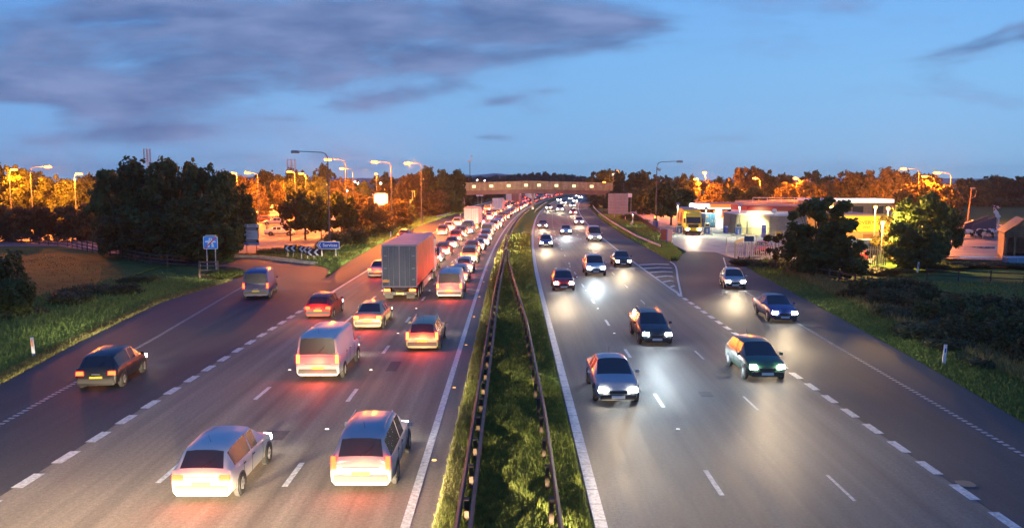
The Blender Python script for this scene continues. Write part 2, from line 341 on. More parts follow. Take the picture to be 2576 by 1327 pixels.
# ------------------------------------------------------------------ markings
def line(name, x, y0, y1, w, z=.008, m=PAINT, st=4.0):
    ys_ = ycurve(y0, y1, st); f = x if callable(x) else (lambda y: x)
    mb = MB(); mb.keep = True; mb.strip([(f(y)+off(y)+w/2, y) for y in ys_], [(f(y)+off(y)-w/2, y) for y in ys_], z)
    return tag(mb.build(name, m), kind='structure')
def dashes(name, x, y0, y1, ln, gap, w, z=.008, phase=0.0):
    mb = MB(); mb.keep = True; y = y0
    while y < y1:
        a, b = y, y+ln; xa, xb = (x(a), x(b)) if callable(x) else (x, x)
        mb.add([(xa+off(a)-w/2, a, z), (xa+off(a)+w/2, a, z), (xb+off(b)+w/2, b, z), (xb+off(b)-w/2, b, z)], [(0, 1, 2, 3)]); y += ln+gap
    return tag(mb.build(name, PAINT), kind='structure')
dashes('lane_line', -6.55, 22.6-27, 620, 2, 7.05, .17); dashes('lane_line', -10.32, 22.8-27, 620, 2, 7.08, .17)
dashes('lane_line', 5.88, 22.4-27, 620, 2, 6.9, .15); dashes('lane_line', 9.43, 22.0-27, 620, 2, 6.9, .10)
dashes('slip_lane_line', -14.2, .1, 62, 1.15, .9, .34, .010); dashes('slip_lane_line', 12.79, .1, 62, 1.15, .82, .30, .010)
line('edge_line', -2.72, -30, 640, .24); line('edge_line', -14.1, 63, 640, .2, .012); line('edge_line', 12.85, 62, 640, .2, .012)
mb = MB(); mb.keep = True
y = -10.0
while y < 620:   # ribbed concrete-block edge strip by the median on the right
    ln = 1.05 if y < 130 else 12; a, b = y, y+ln-.04
    mb.add([(2.12+off(a), a, .012), (2.44+off(a), a, .012), (2.44+off(b), b, .012), (2.12+off(b), b, .012)], [(0, 1, 2, 3)]); y += ln
tag(mb.build('channel_strip', paint('pale_strip', (.55, .58, .62))), kind='structure')
mb = MB(); mb.keep = True   # ribbed shoulder edge lines
def ribs(fx, y0, y1, w):
    y = y0
    while y < y1:
        x = fx(y); mb.add([(x-w/2, y, .0125), (x+w/2, y, .0125), (x+w/2, y+.17, .0125), (x-w/2, y+.17, .0125)], [(0, 1, 2, 3)]); y += .34
ribs(lambda y: float(np.interp(y, [0, 28, 45, 60, 71], [-17.3, -18.4, -19.9, -21.5, -22.6])), 8, 71, .22); ribs(lambda y: float(np.interp(y, [0, 25.6, 43, 64], [15.6, 16.4, 17.2, 18.4])), 8, 66, .2)
tag(mb.build('ribbed_edge_line', paint('worn_paint', (.42, .42, .42))), kind='structure')
line('edge_line', lambda y: float(np.interp(y, [66, 76, 82, 92], [18.6, 20.2, 21.6, 23.9]))-off(y), 66, 92, .14, .012, st=2)
line('edge_line', lambda y: float(np.interp(y, [62, 72, 80, 84.5, 87.5], [12.95, 14.7, 16.2, 16.9, 17.0]))-off(y), 62, 87.5, .16, .012, st=2)
mb = MB(); mb.keep = True    # chevron hatching on the nose
for k, y in enumerate([63.5, 66.2, 69.5, 73, 76.6, 80.2, 83.6]):
    xr = float(np.interp(y, [62, 72, 80, 87.5], [12.95, 14.7, 16.2, 17.0]))-.25; xl = 13.0+off(y); t = .75
    if xr-xl < .15: mb.add([(xl, y, .0122), (xr+.1, y, .0122), (xr+.1, y+2.2, .0122), (xl, y+2.2, .0122)], [(0, 1, 2, 3)]); continue
    xm = (xl+xr)/2+.3
    mb.add([(xl, y, .0122), (xm, y+.9, .0122), (xm, y+.9+t, .0122), (xl, y+t, .0122)], [(0, 1, 2, 3)]); mb.add([(xm, y+.9, .0122), (xr, y+.5, .0122), (xr, y+.5+t, .0122), (xm, y+.9+t, .0122)], [(0, 1, 2, 3)])
tag(mb.build('hatching', PAINT), kind='structure')
mb = MB()                     # parking bay lines
for k in range(14): mb.box((-58+k*2.6, 139, .009), (.1, 4.8, .006)); mb.box((-50+k*2.6, 120, .009), (.1, 4.8, .006))
tag(mb.build('parking_bay_line', PAINT), kind='structure')
# patch repairs
mb = MB()
for x, y, w, l in [(-8.2, 27.5, .8, 1.0), (-5.6, 38, .5, 2), (8.0, 33, .5, .7)]: mb.box((x, y, .005), (w, l, .004))
tag(mb.build('asphalt_patch', asphalt('patch_asphalt', (.075, .07, .068))), kind='structure')
def blotch(n_, x, y, r):
    m_ = MB(); k = 11; m_.keep = True
    m_.add([(x+r*(.8+.3*rng.random())*math.cos(6.283*i/k), y+r*(.8+.3*rng.random())*math.sin(6.283*i/k), .013) for i in range(k)], [tuple(range(k))]); return tag(m_.build(n_, mat('rust_stain', (.20, .15, .10), .8)), kind='structure')
for (px, py, r) in [(1612, 938, .28), (1817, 943, .32), (2428, 1216, .3), (1815, 742, .2)]: x, y = G(px, py); blotch('road_stain', x, y, r)

# cat's eyes
STUD = mat('road_stud', (.8, .8, .75), .3, emit=(1, .95, .8), es=.6); STUDR = mat('amber_stud', (.8, .35, .1), .3, emit=(1, .4, .08), es=.8)  # emission imitates headlights shining back from the studs
def stud(): 
    mb = MB(); mb.box((0, 0, .012), (.14, .1, .024), taper=.7); return mb.build('road_stud', STUD)
s0 = stud(); tag(s0, 'reflective road stud set between the dashes of a left carriageway lane line', 'road stud', 'studs along the lane lines'); s0.location = (-6.55, 28.2, .004)
for x in (-6.55, -10.32, 5.88):
    for k in range(7):
        y = 28.2+k*9.05
        if x == -6.55 and k == 0: continue
        c = s0.copy(); COL.objects.link(c); c.location = (x, y, .004); c['label'] = 'reflective road stud set between the dashes of %s' % {-6.55: 'a left carriageway lane line', -10.32: 'the lane line left of the articulated lorry', 5.88: 'a right carriageway lane line'}[x]
for k in range(7):
    c = s0.copy(); COL.objects.link(c); c.location = (-2.45, 25+k*9, .004); c['label'] = 'amber road stud beside the white line along the median'; c['group'] = 'amber studs by the median line'
    c.material_slots[0].link = 'OBJECT'; c.material_slots[0].material = STUDR

# ------------------------------------------------------------------ median, kerbs
ribbon('median', -1.9, 2.06, -30, 640, .03, GRASS_MED)
line('kerb', -1.96, -30, 640, .14, .05, KERB)
def blades(name, pts, h, w, m, z0=0.0, lean=.35, per=1):
    """tufts: pts (n,2) roots; h array; each root a bent blade of two faces"""
    n = len(pts); a = nr.uniform(0, 6.283, n); hh = h*nr.uniform(.5, 1.25, n); ww = w*nr.uniform(.7, 1.4, n); dx, dy = np.cos(a), np.sin(a); ld = lean*hh*nr.uniform(.2, 1.4, n)
    b = nr.uniform(0, 6.283, n); lx, ly = np.cos(b)*ld, np.sin(b)*ld
    V = np.zeros((n, 5, 3)); X0, Y0 = pts[:, 0], pts[:, 1]
    V[:, 0] = np.stack([X0-dx*ww, Y0-dy*ww, np.full(n, z0)], 1); V[:, 1] = np.stack([X0+dx*ww, Y0+dy*ww, np.full(n, z0)], 1)
    V[:, 2] = np.stack([X0+dx*ww*.7+lx*.45, Y0+dy*ww*.7+ly*.45, z0+hh*.6], 1); V[:, 3] = np.stack([X0-dx*ww*.7+lx*.45, Y0-dy*ww*.7+ly*.45, z0+hh*.6], 1); V[:, 4] = np.stack([X0+lx, Y0+ly, z0+hh], 1)
    i = np.arange(n)*5; q = np.stack([i, i+1, i+2, i+3], 1); t3 = np.stack([i+3, i+2, i+4], 1)
    loops = np.concatenate([q.ravel(), t3.ravel()]); starts = np.concatenate([np.arange(n)*4, 4*n+np.arange(n)*3])
    me = bpy.data.meshes.new(name); me.vertices.add(5*n); me.vertices.foreach_set('co', V.ravel()); me.loops.add(len(loops)); me.loops.foreach_set('vertex_index', loops); me.polygons.add(2*n); me.polygons.foreach_set('loop_start', starts)
    me.update(calc_edges=True); me.materials.append(m); o = bpy.data.objects.new(name, me); COL.objects.link(o); return tag(o, kind='stuff')
BL_A = foliage('grass_blade', (.10, .145, .03), (.22, .25, .06), .35); BL_B = foliage('dry_grass_blade', (.14, .15, .05), (.28, .27, .11), .35); BL_C = foliage('verge_blade', (.085, .16, .04), (.19, .28, .08), .4); BL_D = foliage('field_blade', (.04, .08, .02), (.09, .13, .035), .3)
def scatter(n, y0, y1, xa, xb, p=2.0):
    t = nr.random(n); y = (y0**(1-p) + t*(y1**(1-p)-y0**(1-p)))**(1/(1-p)); s = nr.random(n); A = np.array([xa(q) for q in y]); B = np.array([xb(q) for q in y]); return np.stack([A+(B-A)*s+offn(y), y], 1)
pts = scatter(90000, 17, 130, lambda y: -1.86, lambda y: 2.0, 1.9)
# patchy density
nzv = np.sin(pts[:, 0]*2.1+np.sin(pts[:, 1]*.9)*1.7)+np.sin(pts[:, 1]*.53+pts[:, 0])
hh = .11+.07*(nzv > .3)*1.0 + .05*(pts[:, 0] < -1.2); hh = hh*(1+pts[:, 1]/120)
tag(blades('median_grass_blades', pts, hh, .011*(1+pts[:, 1]/35), BL_A, .02), 'low grass and weeds on the central reservation', 'grass')
pts = scatter(26000, 17, 110, lambda y: -1.95, lambda y: -1.3, 1.9); tag(blades('median_edge_grass', pts, .22*(1+pts[:, 1]/150), .011*(1+pts[:, 1]/35), BL_B, .02), 'taller yellow grass along the left edge of the median', 'grass')
def lv(y): return float(lshould(y))
pts = scatter(95000, 24, 71, lambda y: lv(y)-10, lambda y: lv(y)-.05, 1.6)
d = np.array([lv(y) for y in pts[:, 1]])-pts[:, 0]; keep = nr.random(len(pts)) < np.exp(-d/11); pts = pts[keep]; d = d[keep]
tag(blades('left_verge_grass', pts, .18+.30*np.clip(d/4, 0, 1), .018*(1+pts[:, 1]/50), BL_C, -.1, .5), 'long green grass on the left verge', 'grass')
pts = scatter(9000, 24, 71, lambda y: lv(y)-.7, lambda y: lv(y)+.02, 1.6); tag(blades('verge_edge_grass', pts, .2, .018*(1+pts[:, 1]/50), BL_B, -.02, .5), 'yellowing grass spilling over the shoulder edge', 'grass')
def rv(y): return float(np.interp(y, [-30, 18, 28.9, 39.3, 51.4, 77, 88.7], [16, 17.6, 18.6, 19.8, 20.9, 23.1, 24.5]))
pts = scatter(45000, 24, 88, lambda y: rv(y)+.05, lambda y: rv(y)+4.2, 1.5); d = pts[:, 0]-np.array([rv(y) for y in pts[:, 1]])
tag(blades('right_verge_grass', pts, .16+.22*np.clip(d/3, 0, 1), .018*(1+pts[:, 1]/50), BL_C, -.08, .5), 'long green grass on the right verge', 'grass')
pts = scatter(9000, 30, 88, lambda y: rv(y)+2.6, lambda y: rv(y)+4.8, 1.4); tag(blades('dry_verge_grass', pts, .62, .016*(1+pts[:, 1]/50), BL_B, -.08, .4), 'dry seed-headed grass along the crest of the right verge', 'grass')
# grassy island between motorway and forecourt, grassy strip left beyond the nose
def isl_r(y): return float(np.interp(y, [87, 95, 111, 137, 193, 230], [17.6, 19.7, 21.6, 24.0, 28.2, 31.5]))-off(y)
ribbon('grass_island', lambda y: 17.0 if y < 115 else 16.62, isl_r, 88, 228, .03, GRASS); pts = scatter(30000, 88.5, 200, lambda y: 17.05, isl_r, 1.2); tag(blades('island_grass', pts, .3*(1+pts[:, 1]/300), .05, BL_C, -.0, .5), 'rough grass on the island beside the fuel forecourt', 'grass')
def isl_l(y): return -24.4 if y > 96 else float(np.interp(y, [73, 79, 83, 86.3, 91.3, 92.6, 96], [-16.8, -17.3, -19.5, -22.9, -27.0, -29, -30]))
ribbon('roadside_verge', isl_l, lambda y: lv(y)-.02, 74, 330, .025, GRASS); pts = scatter(40000, 76, 230, lambda y: isl_l(y) if y < 96 else -23.5, lambda y: lv(y), 1.2); tag(blades('roadside_grass', pts, .2*(1+pts[:, 1]/300), .05, BL_C, -.0, .5), 'grass strip between the left shoulder and the timber fence', 'grass')
pts = np.stack([nr.uniform(29, 70, 16000), nr.uniform(42, 70, 16000)], 1); pts = pts[pts[:, 0] > 38-.13*pts[:, 1]+1.0]; tag(blades('pasture_grass', pts, .2, .05, BL_C, -.06, .5), 'pasture grass and yellow weeds on the right', 'grass')
pts = np.stack([nr.uniform(-95, -28, 34000), nr.uniform(56, 112, 34000)], 1); pts = pts[(pts[:, 1] < 84+(-36-pts[:, 0])*1.0) & (pts[:, 1] < 82) | (pts[:, 1] < 82+(-40-pts[:, 0])*1.05) & (pts[:, 0] < -40)]; pts = pts[nr.random(len(pts)) < .35+.5*(np.sin(pts[:, 0]*.5+np.sin(pts[:, 1]*.3)*2) > 0)]; tag(blades('field_tufts', pts, .09, .035, BL_D, -.06, .5), 'short grazed grass of the left field', 'grass')
# stone kerb of the services slip island
mb = MB(); kp = [(-33, 92.8), (-28.6, 91.5), (-25.5, 89), (-22.9, 86.5), (-20.2, 84)]
for (a, b) in zip(kp[:-1], kp[1:]):
    v_ = Vector((b[0]-a[0], b[1]-a[1])); l_ = v_.length; mb.box(((a[0]+b[0])/2, (a[1]+b[1])/2, .13), (l_+.02, .32, .34), math.atan2(v_.y, v_.x))
tag(mb.build('kerb', KERB), kind='structure')
mb = MB()
for k in range(30):
    y = 90+k*4.6; x = isl_r(y)+off(y) if y > 95 else 0
    if y > 95: mb.box((x, y, .05), (.14, 4.55, .16), -math.atan2(.09, 1))
tag(mb.build('kerb', KERB), kind='structure')

# ------------------------------------------------------------------ safety barriers
def barrier(path, label, post_h=.74, side=1, m=RUST, pitch=2.4, double=False, light_bits=()):
    x0, y0 = path[0]; e = empty('safety_barrier', (x0, y0, 0), 0, label, 'crash barrier')
    P_ = [Vector((p[0]-x0, p[1]-y0)) for p in path]
    def rail(offs):
        mb = MB(); prof = [(0, .44), (.07, .48), (.0, .57), (.07, .66), (0, .70), (-.02, .70), (.045, .66), (-.022, .57), (.045, .48), (-.02, .44)]
        n = len(prof); ring = []
        for i, p in enumerate(P_):
            d = (P_[min(i+1, len(P_)-1)]-P_[max(i-1, 0)]).normalized(); nn = Vector((d.y, -d.x))*(1 if offs >= 0 else -1)
            for (a, z) in prof: q = p+nn*(abs(offs)+a); mb.v.append((q.x, q.y, z+.03))
        for i in range(len(P_)-1):
            for k in range(n): mb.f.append((i*n+k, i*n+(k+1) % n, (i+1)*n+(k+1) % n, (i+1)*n+k)); mb.m.append(0)
        mb.f.append(tuple(range(n))); mb.f.append(tuple((len(P_)-1)*n+k for k in range(n))); mb.m += [0, 0]
        mb.build('rail', m, e)
    rail(.14*side)
    if double: rail(-.14*side)
    # posts
    tot_, k = 0.0, 0; seg = 0; pos = 0.0
    L_ = [(P_[i+1]-P_[i]).length for i in range(len(P_)-1)]; T = sum(L_); cnt = 0; pm = []
    s = .6
    while s < T and cnt < 90:
        r_, i = s, 0
        while r_ > L_[i]: r_ -= L_[i]; i += 1
        d = (P_[i+1]-P_[i]).normalized(); p = P_[i]+d*r_; pm.append((p, math.atan2(d.y, d.x)))
        s += pitch if p.y+y0 < 110 else pitch*2; cnt += 1
    base = None
    for p, a in pm:
        if base is None:
            q = MB(); q.box((0, 0, post_h/2-.03), (.15, .11, post_h+.06)); q.box((0, 0, post_h+.01), (.17, .13, .03)); base = q.build('post', DWOOD, e); base.location = (p.x, p.y, 0); base.rotation_euler = (0, 0, a)
        else: c = base.copy(); COL.objects.link(c); c.parent = e; c.location = (p.x, p.y, 0); c.rotation_euler = (0, 0, a)
    return e
barrier([(-1.15, 5), (-1.15, 30), (-1.12, 60), (-.95, 78), (-.93+off(96), 96)], 'rust-brown double-sided crash barrier along the left side of the median', double=True)
barrier([(1.0, 5), (1.0, 28), (.72, 46), (-.1, 70), (-.5+off(80), 80), (-.80+off(95), 95)], 'rust-brown crash barrier slanting across the median from the right', side=1)
barrier([(-1.2+off(y), y) for y in np.linspace(97, 232, 22)], 'crash barrier curving along the median up to the footbridge pier', double=True)
barrier([(1.0+off(y), y) for y in np.linspace(215, 300, 12)], 'short silver crash barrier on the median behind the footbridge pier', m=STEEL)
barrier([(-19.6+off(y)-max(0, (190-y))*.05, y) for y in np.linspace(182, 330, 16)], 'silver crash barrier on the left verge before the footbridge', m=STEEL)
barrier([(18.6, 101), (17.9+off(110), 110)] + [(17.6+off(y), y) for y in np.linspace(120, 330, 24)], 'silver crash barrier beside the right hard shoulder', m=mat('pinkish_steel', (.42, .36, .34), .5, .4, var=.2), side=-1)
# ------------------------------------------------------------------ vehicles
PAINTS = {'silver': (.30, .31, .33), 'black': (.012, .012, .014), 'white': (.48, .48, .46), 'red': (.30, .015, .015), 'dark blue': (.02, .04, .16), 'grey': (.13, .135, .14), 'dark green': (.02, .07, .04), 'maroon': (.14, .02, .025), 'gold': (.36, .29, .16), 'light blue': (.16, .28, .42), 'yellow': (.85, .60, .03)}
def carpaint(c): return mat(c.replace(' ', '_')+'_car_paint', PAINTS[c], .38, .25 if c in ('silver', 'grey', 'gold', 'light blue') else 0, coat=.25)
PLATE_Y = mat('yellow_plate', (.75, .55, .05), .4); PLATE_W = mat('white_plate', (.75, .75, .72), .4)
# stations: (y, belt z, top z, belt half width, roof half width)
def body_stations(kind):
    if kind == 'hatchback': return dict(L=4.0, W=.86, z0=.22, wheel=.31, axle=(1.28, -1.25), st=[(-2.0, .52, .54, .72, .60), (-1.985, .76, .80, .80, .62), (-1.93, .92, .97, .83, .66), (-1.62, .95, 1.36, .85, .57), (-1.3, .95, 1.44, .86, .58), (-.3, .94, 1.48, .86, .60), (.35, .93, 1.44, .86, .59), (1.12, .92, .97, .85, .70), (1.6, .82, .87, .83, .66), (1.9, .68, .73, .76, .58), (2.0, .5, .53, .68, .50)], rear=(2, 3), wind=(6, 7), side=(3, 6))
    if kind == 'saloon': return dict(L=4.6, W=.88, z0=.22, wheel=.32, axle=(1.42, -1.35), st=[(-2.3, .52, .54, .72, .6), (-2.28, .80, .84, .82, .66), (-2.2, .90, .95, .84, .70), (-1.62, .94, .99, .87, .72), (-1.0, .95, 1.38, .88, .57), (-.5, .94, 1.43, .88, .58), (.2, .93, 1.42, .88, .58), (1.0, .92, .96, .87, .70), (1.8, .82, .86, .84, .64), (2.2, .66, .7, .76, .55), (2.3, .5, .52, .68, .5)], rear=(3, 4), wind=(6, 7), side=(4, 6))
    if kind == 'estate': return dict(L=4.6, W=.88, z0=.22, wheel=.32, axle=(1.42, -1.3), st=[(-2.3, .52, .54, .74, .62), (-2.29, .8, .84, .82, .66), (-2.24, .94, .99, .84, .68), (-1.98, .96, 1.38, .86, .60), (-1.6, .96, 1.46, .88, .60), (-.5, .95, 1.49, .88, .61), (.25, .93, 1.46, .88, .60), (1.05, .92, .97, .87, .70), (1.8, .82, .86, .84, .64), (2.2, .66, .7, .76, .55), (2.3, .5, .52, .68, .5)], rear=(2, 3), wind=(6, 7), side=(3, 6))
    if kind == 'off-roader': return dict(L=4.5, W=.92, z0=.34, wheel=.38, axle=(1.35, -1.3), st=[(-2.25, .62, .64, .8, .66), (-2.24, .95, .99, .88, .72), (-2.2, 1.08, 1.13, .9, .74), (-2.05, 1.1, 1.64, .91, .68), (-1.6, 1.1, 1.74, .92, .69), (-.5, 1.1, 1.76, .92, .7), (.35, 1.08, 1.73, .92, .69), (.95, 1.06, 1.12, .91, .74), (1.75, 1.0, 1.04, .9, .7), (2.15, .84, .88, .82, .62), (2.25, .6, .62, .72, .55)], rear=(2, 3), wind=(6, 7), side=(3, 6))
    if kind == 'people carrier': return dict(L=4.5, W=.9, z0=.24, wheel=.33, axle=(1.45, -1.3), st=[(-2.25, .55, .57, .76, .62), (-2.24, .85, .89, .84, .68), (-2.2, 1.0, 1.05, .87, .70), (-2.02, 1.02, 1.50, .88, .61), (-1.6, 1.02, 1.62, .9, .62), (-.4, 1.0, 1.66, .9, .63), (.45, .98, 1.58, .9, .62), (1.4, .94, .98, .88, .70), (1.85, .84, .88, .84, .64), (2.15, .7, .74, .78, .56), (2.25, .52, .54, .7, .5)], rear=(2, 3), wind=(6, 7), side=(3, 6))
    if kind == 'van': return dict(L=5.2, W=.96, z0=.3, wheel=.34, axle=(1.7, -1.5), st=[(-2.6, .6, .62, .86, .84), (-2.595, 1.0, 1.05, .92, .88), (-2.585, 1.18, 1.22, .94, .89), (-2.54, 1.2, 1.92, .95, .80), (-2.3, 1.2, 2.05, .96, .80), (-.5, 1.2, 2.08, .96, .80), (1.0, 1.15, 2.03, .96, .78), (1.85, 1.08, 1.14, .94, .74), (2.35, .9, .94, .88, .66), (2.55, .7, .74, .82, .6), (2.6, .52, .54, .74, .55)], rear=(2, 3), wind=(6, 7), side=None)
def wheel_mesh(r, w=.2):
    prof = [(r*.62, -w/2), (r*.93, -w/2), (r, -w/2+.03), (r, w/2-.03), (r*.93, w/2), (r*.62, w/2)]; n = 20; mb = MB()
    for k in range(n):
        a = 2*math.pi*k/n
        for rr, xx in prof: mb.v.append((xx, rr*math.cos(a), rr*math.sin(a)))
    q = len(prof)
    for k in range(n):
        for j in range(q): mb.f.append((k*q+j, k*q+(j+1) % q, ((k+1) % n)*q+(j+1) % q, ((k+1) % n)*q+j)); mb.m.append(0)
    return mb
def rim_mesh(r, w=.2):
    mb = MB(); mb.tube([(-w/2+.03, 0, 0), (w/2-.03, 0, 0)], r*.62, 16); mb.tube([(w/2-.03, 0, 0), (w/2, 0, 0)], r*.16, 8); mb.tube([(-w/2, 0, 0), (-w/2+.03, 0, 0)], r*.16, 8)
    for k in range(5):
        a = k*2*math.pi/5
        for s in (-1, 1): mb.box((s*(w/2-.02), r*.36*math.cos(a), r*.36*math.sin(a)), (.03, .05, r*.5), 0, a+math.pi/2 if False else 0)
    return mb
VP = {}
def make_car(kind, facing):
    """facing 'tail' : seen from behind with lit tail lamps, 'head' : oncoming with lit headlamps"""
    S = body_stations(kind); st = S['st']; z0 = S['z0']; e = empty('parked_car' if facing == 'parked' else kind.replace(' ', '_').replace('-', '_') if kind in ('van', 'off-roader') else 'car', (0, 0, -50))
    ring = []; V = []; pil = -1
    if S['side']:
        k_ = S['side'][0]+2 if S['side'][1]-S['side'][0] > 2 else S['side'][0]+1; a_, b_ = st[k_], st[k_+1]; t_ = .09/(b_[0]-a_[0])
        st = st[:k_+1]+[tuple(p+(q-p)*t_ for p, q in zip(a_, b_))]+st[k_+1:]; pil = k_; S['st'] = st
        bump_ = lambda r_: tuple(v_+1 if v_ > k_ else v_ for v_ in r_)
        S['rear'], S['wind'], S['side'] = bump_(S['rear']), bump_(S['wind']), bump_(S['side'])
    for (y, zb, zt, wb, wr) in st:
        mid = (z0+zb)/2; edge = y <= st[0][0]+.03 or y >= st[-1][0]-.01
        h = zt-zb
        half = [(0, z0), (wb*.86, z0), (wb*.97, z0+.10), (wb*1.0, mid), (wb*.985, zb-.05), (wb*.94, zb), (wr+(wb*.94-wr)*.12, zt-max(.02, h*.12)), (wr*.9, zt), (wr*.45, zt+min(.03, h*.2+.006)), (0, zt+min(.035, h*.25+.008))]
        full = half + [(-x, z) for x, z in half[-2:0:-1]]
        ring.append(len(V)); V += [(x, y, z) for x, z in full]
    n = 18; parts = {'body': [], 'rear_window': [], 'windscreen': [], 'side_window': [], 'side_window_': []}
    for i in range(len(st)-1):
        for k in range(n):
            f = (ring[i]+k, ring[i]+(k+1) % n, ring[i+1]+(k+1) % n, ring[i+1]+k)
            top = k in (7, 8, 9, 10) ; side = k in (5, 12); shoulder = k in (6, 11)
            key = 'body'
            if i == pil: key = 'body'
            elif i == S['rear'][0] and top: key = 'rear_window'
            elif i == S['wind'][0] and (top or shoulder): key = 'windscreen'
            elif S['side'] and S['side'][0] <= i < S['side'][1] and side: key = 'side_window' if k == 5 else 'side_window_'
            elif kind == 'van' and i == 6 and side: key = 'side_window' if k == 5 else 'side_window_'
            parts[key].append(f)
    parts['body'].append(tuple(ring[0]+k for k in range(n))); parts['body'].append(tuple(ring[-1]+k for k in range(n))[::-1])
    for k_, fs in parts.items():
        if not fs: continue
        used = sorted({i for f in fs for i in f}); mp = {a: b for b, a in enumerate(used)}; mb = MB(); mb.v = [V[i] for i in used]; mb.f = [tuple(mp[i] for i in f) for f in fs]; mb.m = [0]*len(fs); mb.keep = k_ != 'body'
        o = mb.build(k_.rstrip('_'), GLASS if k_ != 'body' else carpaint('silver'), e, smooth=52)
    # pillars on the glass side, roof rails
    yb, wb = st[0][0], st[1][3]
    mb = MB(); mb.box((0, st[0][0]+.03, z0+.2), (wb*1.86, .16, .2), taper=.96); mb.build('bumper', DARK, e); mb = MB(); mb.box((0, st[-1][0]-.02, z0+.14), (wb*1.7, .12, .18)); mb.build('bumper', DARK, e)
    for s in (-1, 1):
        for ax in S['axle']: mb = MB(); mb.tube([(s*(S['W']*.86), ax, S['wheel']), (s*(S['W']+.004), ax, S['wheel'])], S['wheel']+.055, 20); mb.build('wheel_arch', DARK, e)
        for q in (-.15, -.95): mb = MB(); mb.box((s*(S['W']-.006), q, st[5][1]-.14), (.03, .17, .03)); mb.build('door_handle', DARK, e)
    for s in (-1, 1):
        for ax in S['axle']:
            wv = wheel_mesh(S['wheel']).build('wheel', RUBBER, e, smooth=30); wv.location = (s*(S['W']-.075), ax, S['wheel']); rm = rim_mesh(S['wheel']).build('rim', RIM, wv)
    mb = MB()
    for s in (-1, 1): pass
    for s in (-1, 1):
        m2 = MB(); m2.box((0, 0, 0), (.16, .1, .12), taper=.85); o = m2.build('wing_mirror', carpaint('silver'), e); o.location = (s*(S['W']+.10), S['st'][S['wind'][0]][0]+.45, st[6][1]+.06)
    def side_line(yy, x_s):
        import bisect
        i = max(0, min(len(st)-2, bisect.bisect([q[0] for q in st], yy)-1)); t_ = (yy-st[i][0])/(st[i+1][0]-st[i][0]); zb, wb_ = [st[i][j]+(st[i+1][j]-st[i][j])*t_ for j in (1, 3)]
        m3 = MB(); m3.tube([(x_s*(wb_*.97+.001), yy, z0+.10), (x_s*(wb_+.001), yy, (z0+zb)/2), (x_s*(wb_*.985+.001), yy, zb-.05)], .008, 4); m3.build('door_seam', DARK, e)
    for s in (-1, 1):
        for yy in (.75, -.28, -1.02): side_line(yy, s)
    m3 = MB(); m3.tube([(-wb*.80, st[2][0]-.012, st[2][1]-.03), (wb*.80, st[2][0]-.012, st[2][1]-.03)], .008, 4); m3.build('tailgate_seam', DARK, e)
    m3 = MB(); m3.tube([(-wb*.62, st[1][0]-.008, z0+.52), (wb*.62, st[1][0]-.008, z0+.52)], .008, 4); m3.build('boot_seam', DARK, e)
    m3 = MB(); m3.box((0, st[1][0]-.02, z0+.47), (.34, .03, .03)); m3.build('boot_handle', STEEL, e)
    if kind != 'saloon': i_ = S['rear'][0]; m3 = MB(); m3.tube([(0, st[i_][0]-.02, st[i_][2]+.02), (.32, (st[i_][0]+st[i_+1][0])/2-.03, (st[i_][2]+st[i_+1][2])/2+.02)], .010, 4); m3.build('rear_wiper', DARK, e)
    if kind in ('estate', 'off-roader', 'people carrier'):
        for s in (-1, 1): m3 = MB(); m3.tube([(s*.56, -1.5, st[5][2]-.02), (s*.56, -1.3, st[5][2]+.07), (s*.56, .1, st[5][2]+.07), (s*.56, .25, st[5][2]-.02)], .018, 6); m3.build('roof_rail', STEEL, e)
    m3 = MB(); m3.tube([(0, st[4][0]+.15, st[4][2]+.0), (0, st[4][0]-.05, st[4][2]+.28)], .006, 4); m3.build('aerial', DARK, e)
    tz = st[1][1]-.02; hz = st[-2][1]-.03
    for s in (-1, 1):
        m2 = MB()
        if kind in ('van', 'off-roader', 'people carrier', 'estate'): m2.box((s*(wb-.075), st[1][0]-.01, tz+.06), (.13, .07, .36), taper=.92)
        else: m2.box((s*(wb-.16), st[1][0]-.012, tz+.0), (.30, .07, .15), taper=.9)
        m2.build('tail_light', TAIL if facing != 'parked' else mat('unlit_tail_lamp', (.3, .02, .02), .2), e)
        m2 = MB(); m2.box((s*(st[-2][3]-.16), st[-2][0]+.04, hz), (.34, .12, .16), s*-.3, taper=.85); m2.build('headlight', HEAD if facing != 'parked' else mat('unlit_head_lamp', (.6, .6, .62), .1), e)
    m2 = MB(); m2.box((0, st[0][0]-.02, z0+.33), (.52, .02, .115)); m2.build('number_plate', PLATE_Y, e)
    m2 = MB(); m2.box((0, st[-1][0]+.05, z0+.14), (.52, .02, .115)); m2.build('number_plate', PLATE_W, e)
    m2 = MB(); m2.box((0, st[-1][0]-.005, z0+.32), (.7, .06, .12)); m2.build('grille', DARK, e)
    return e
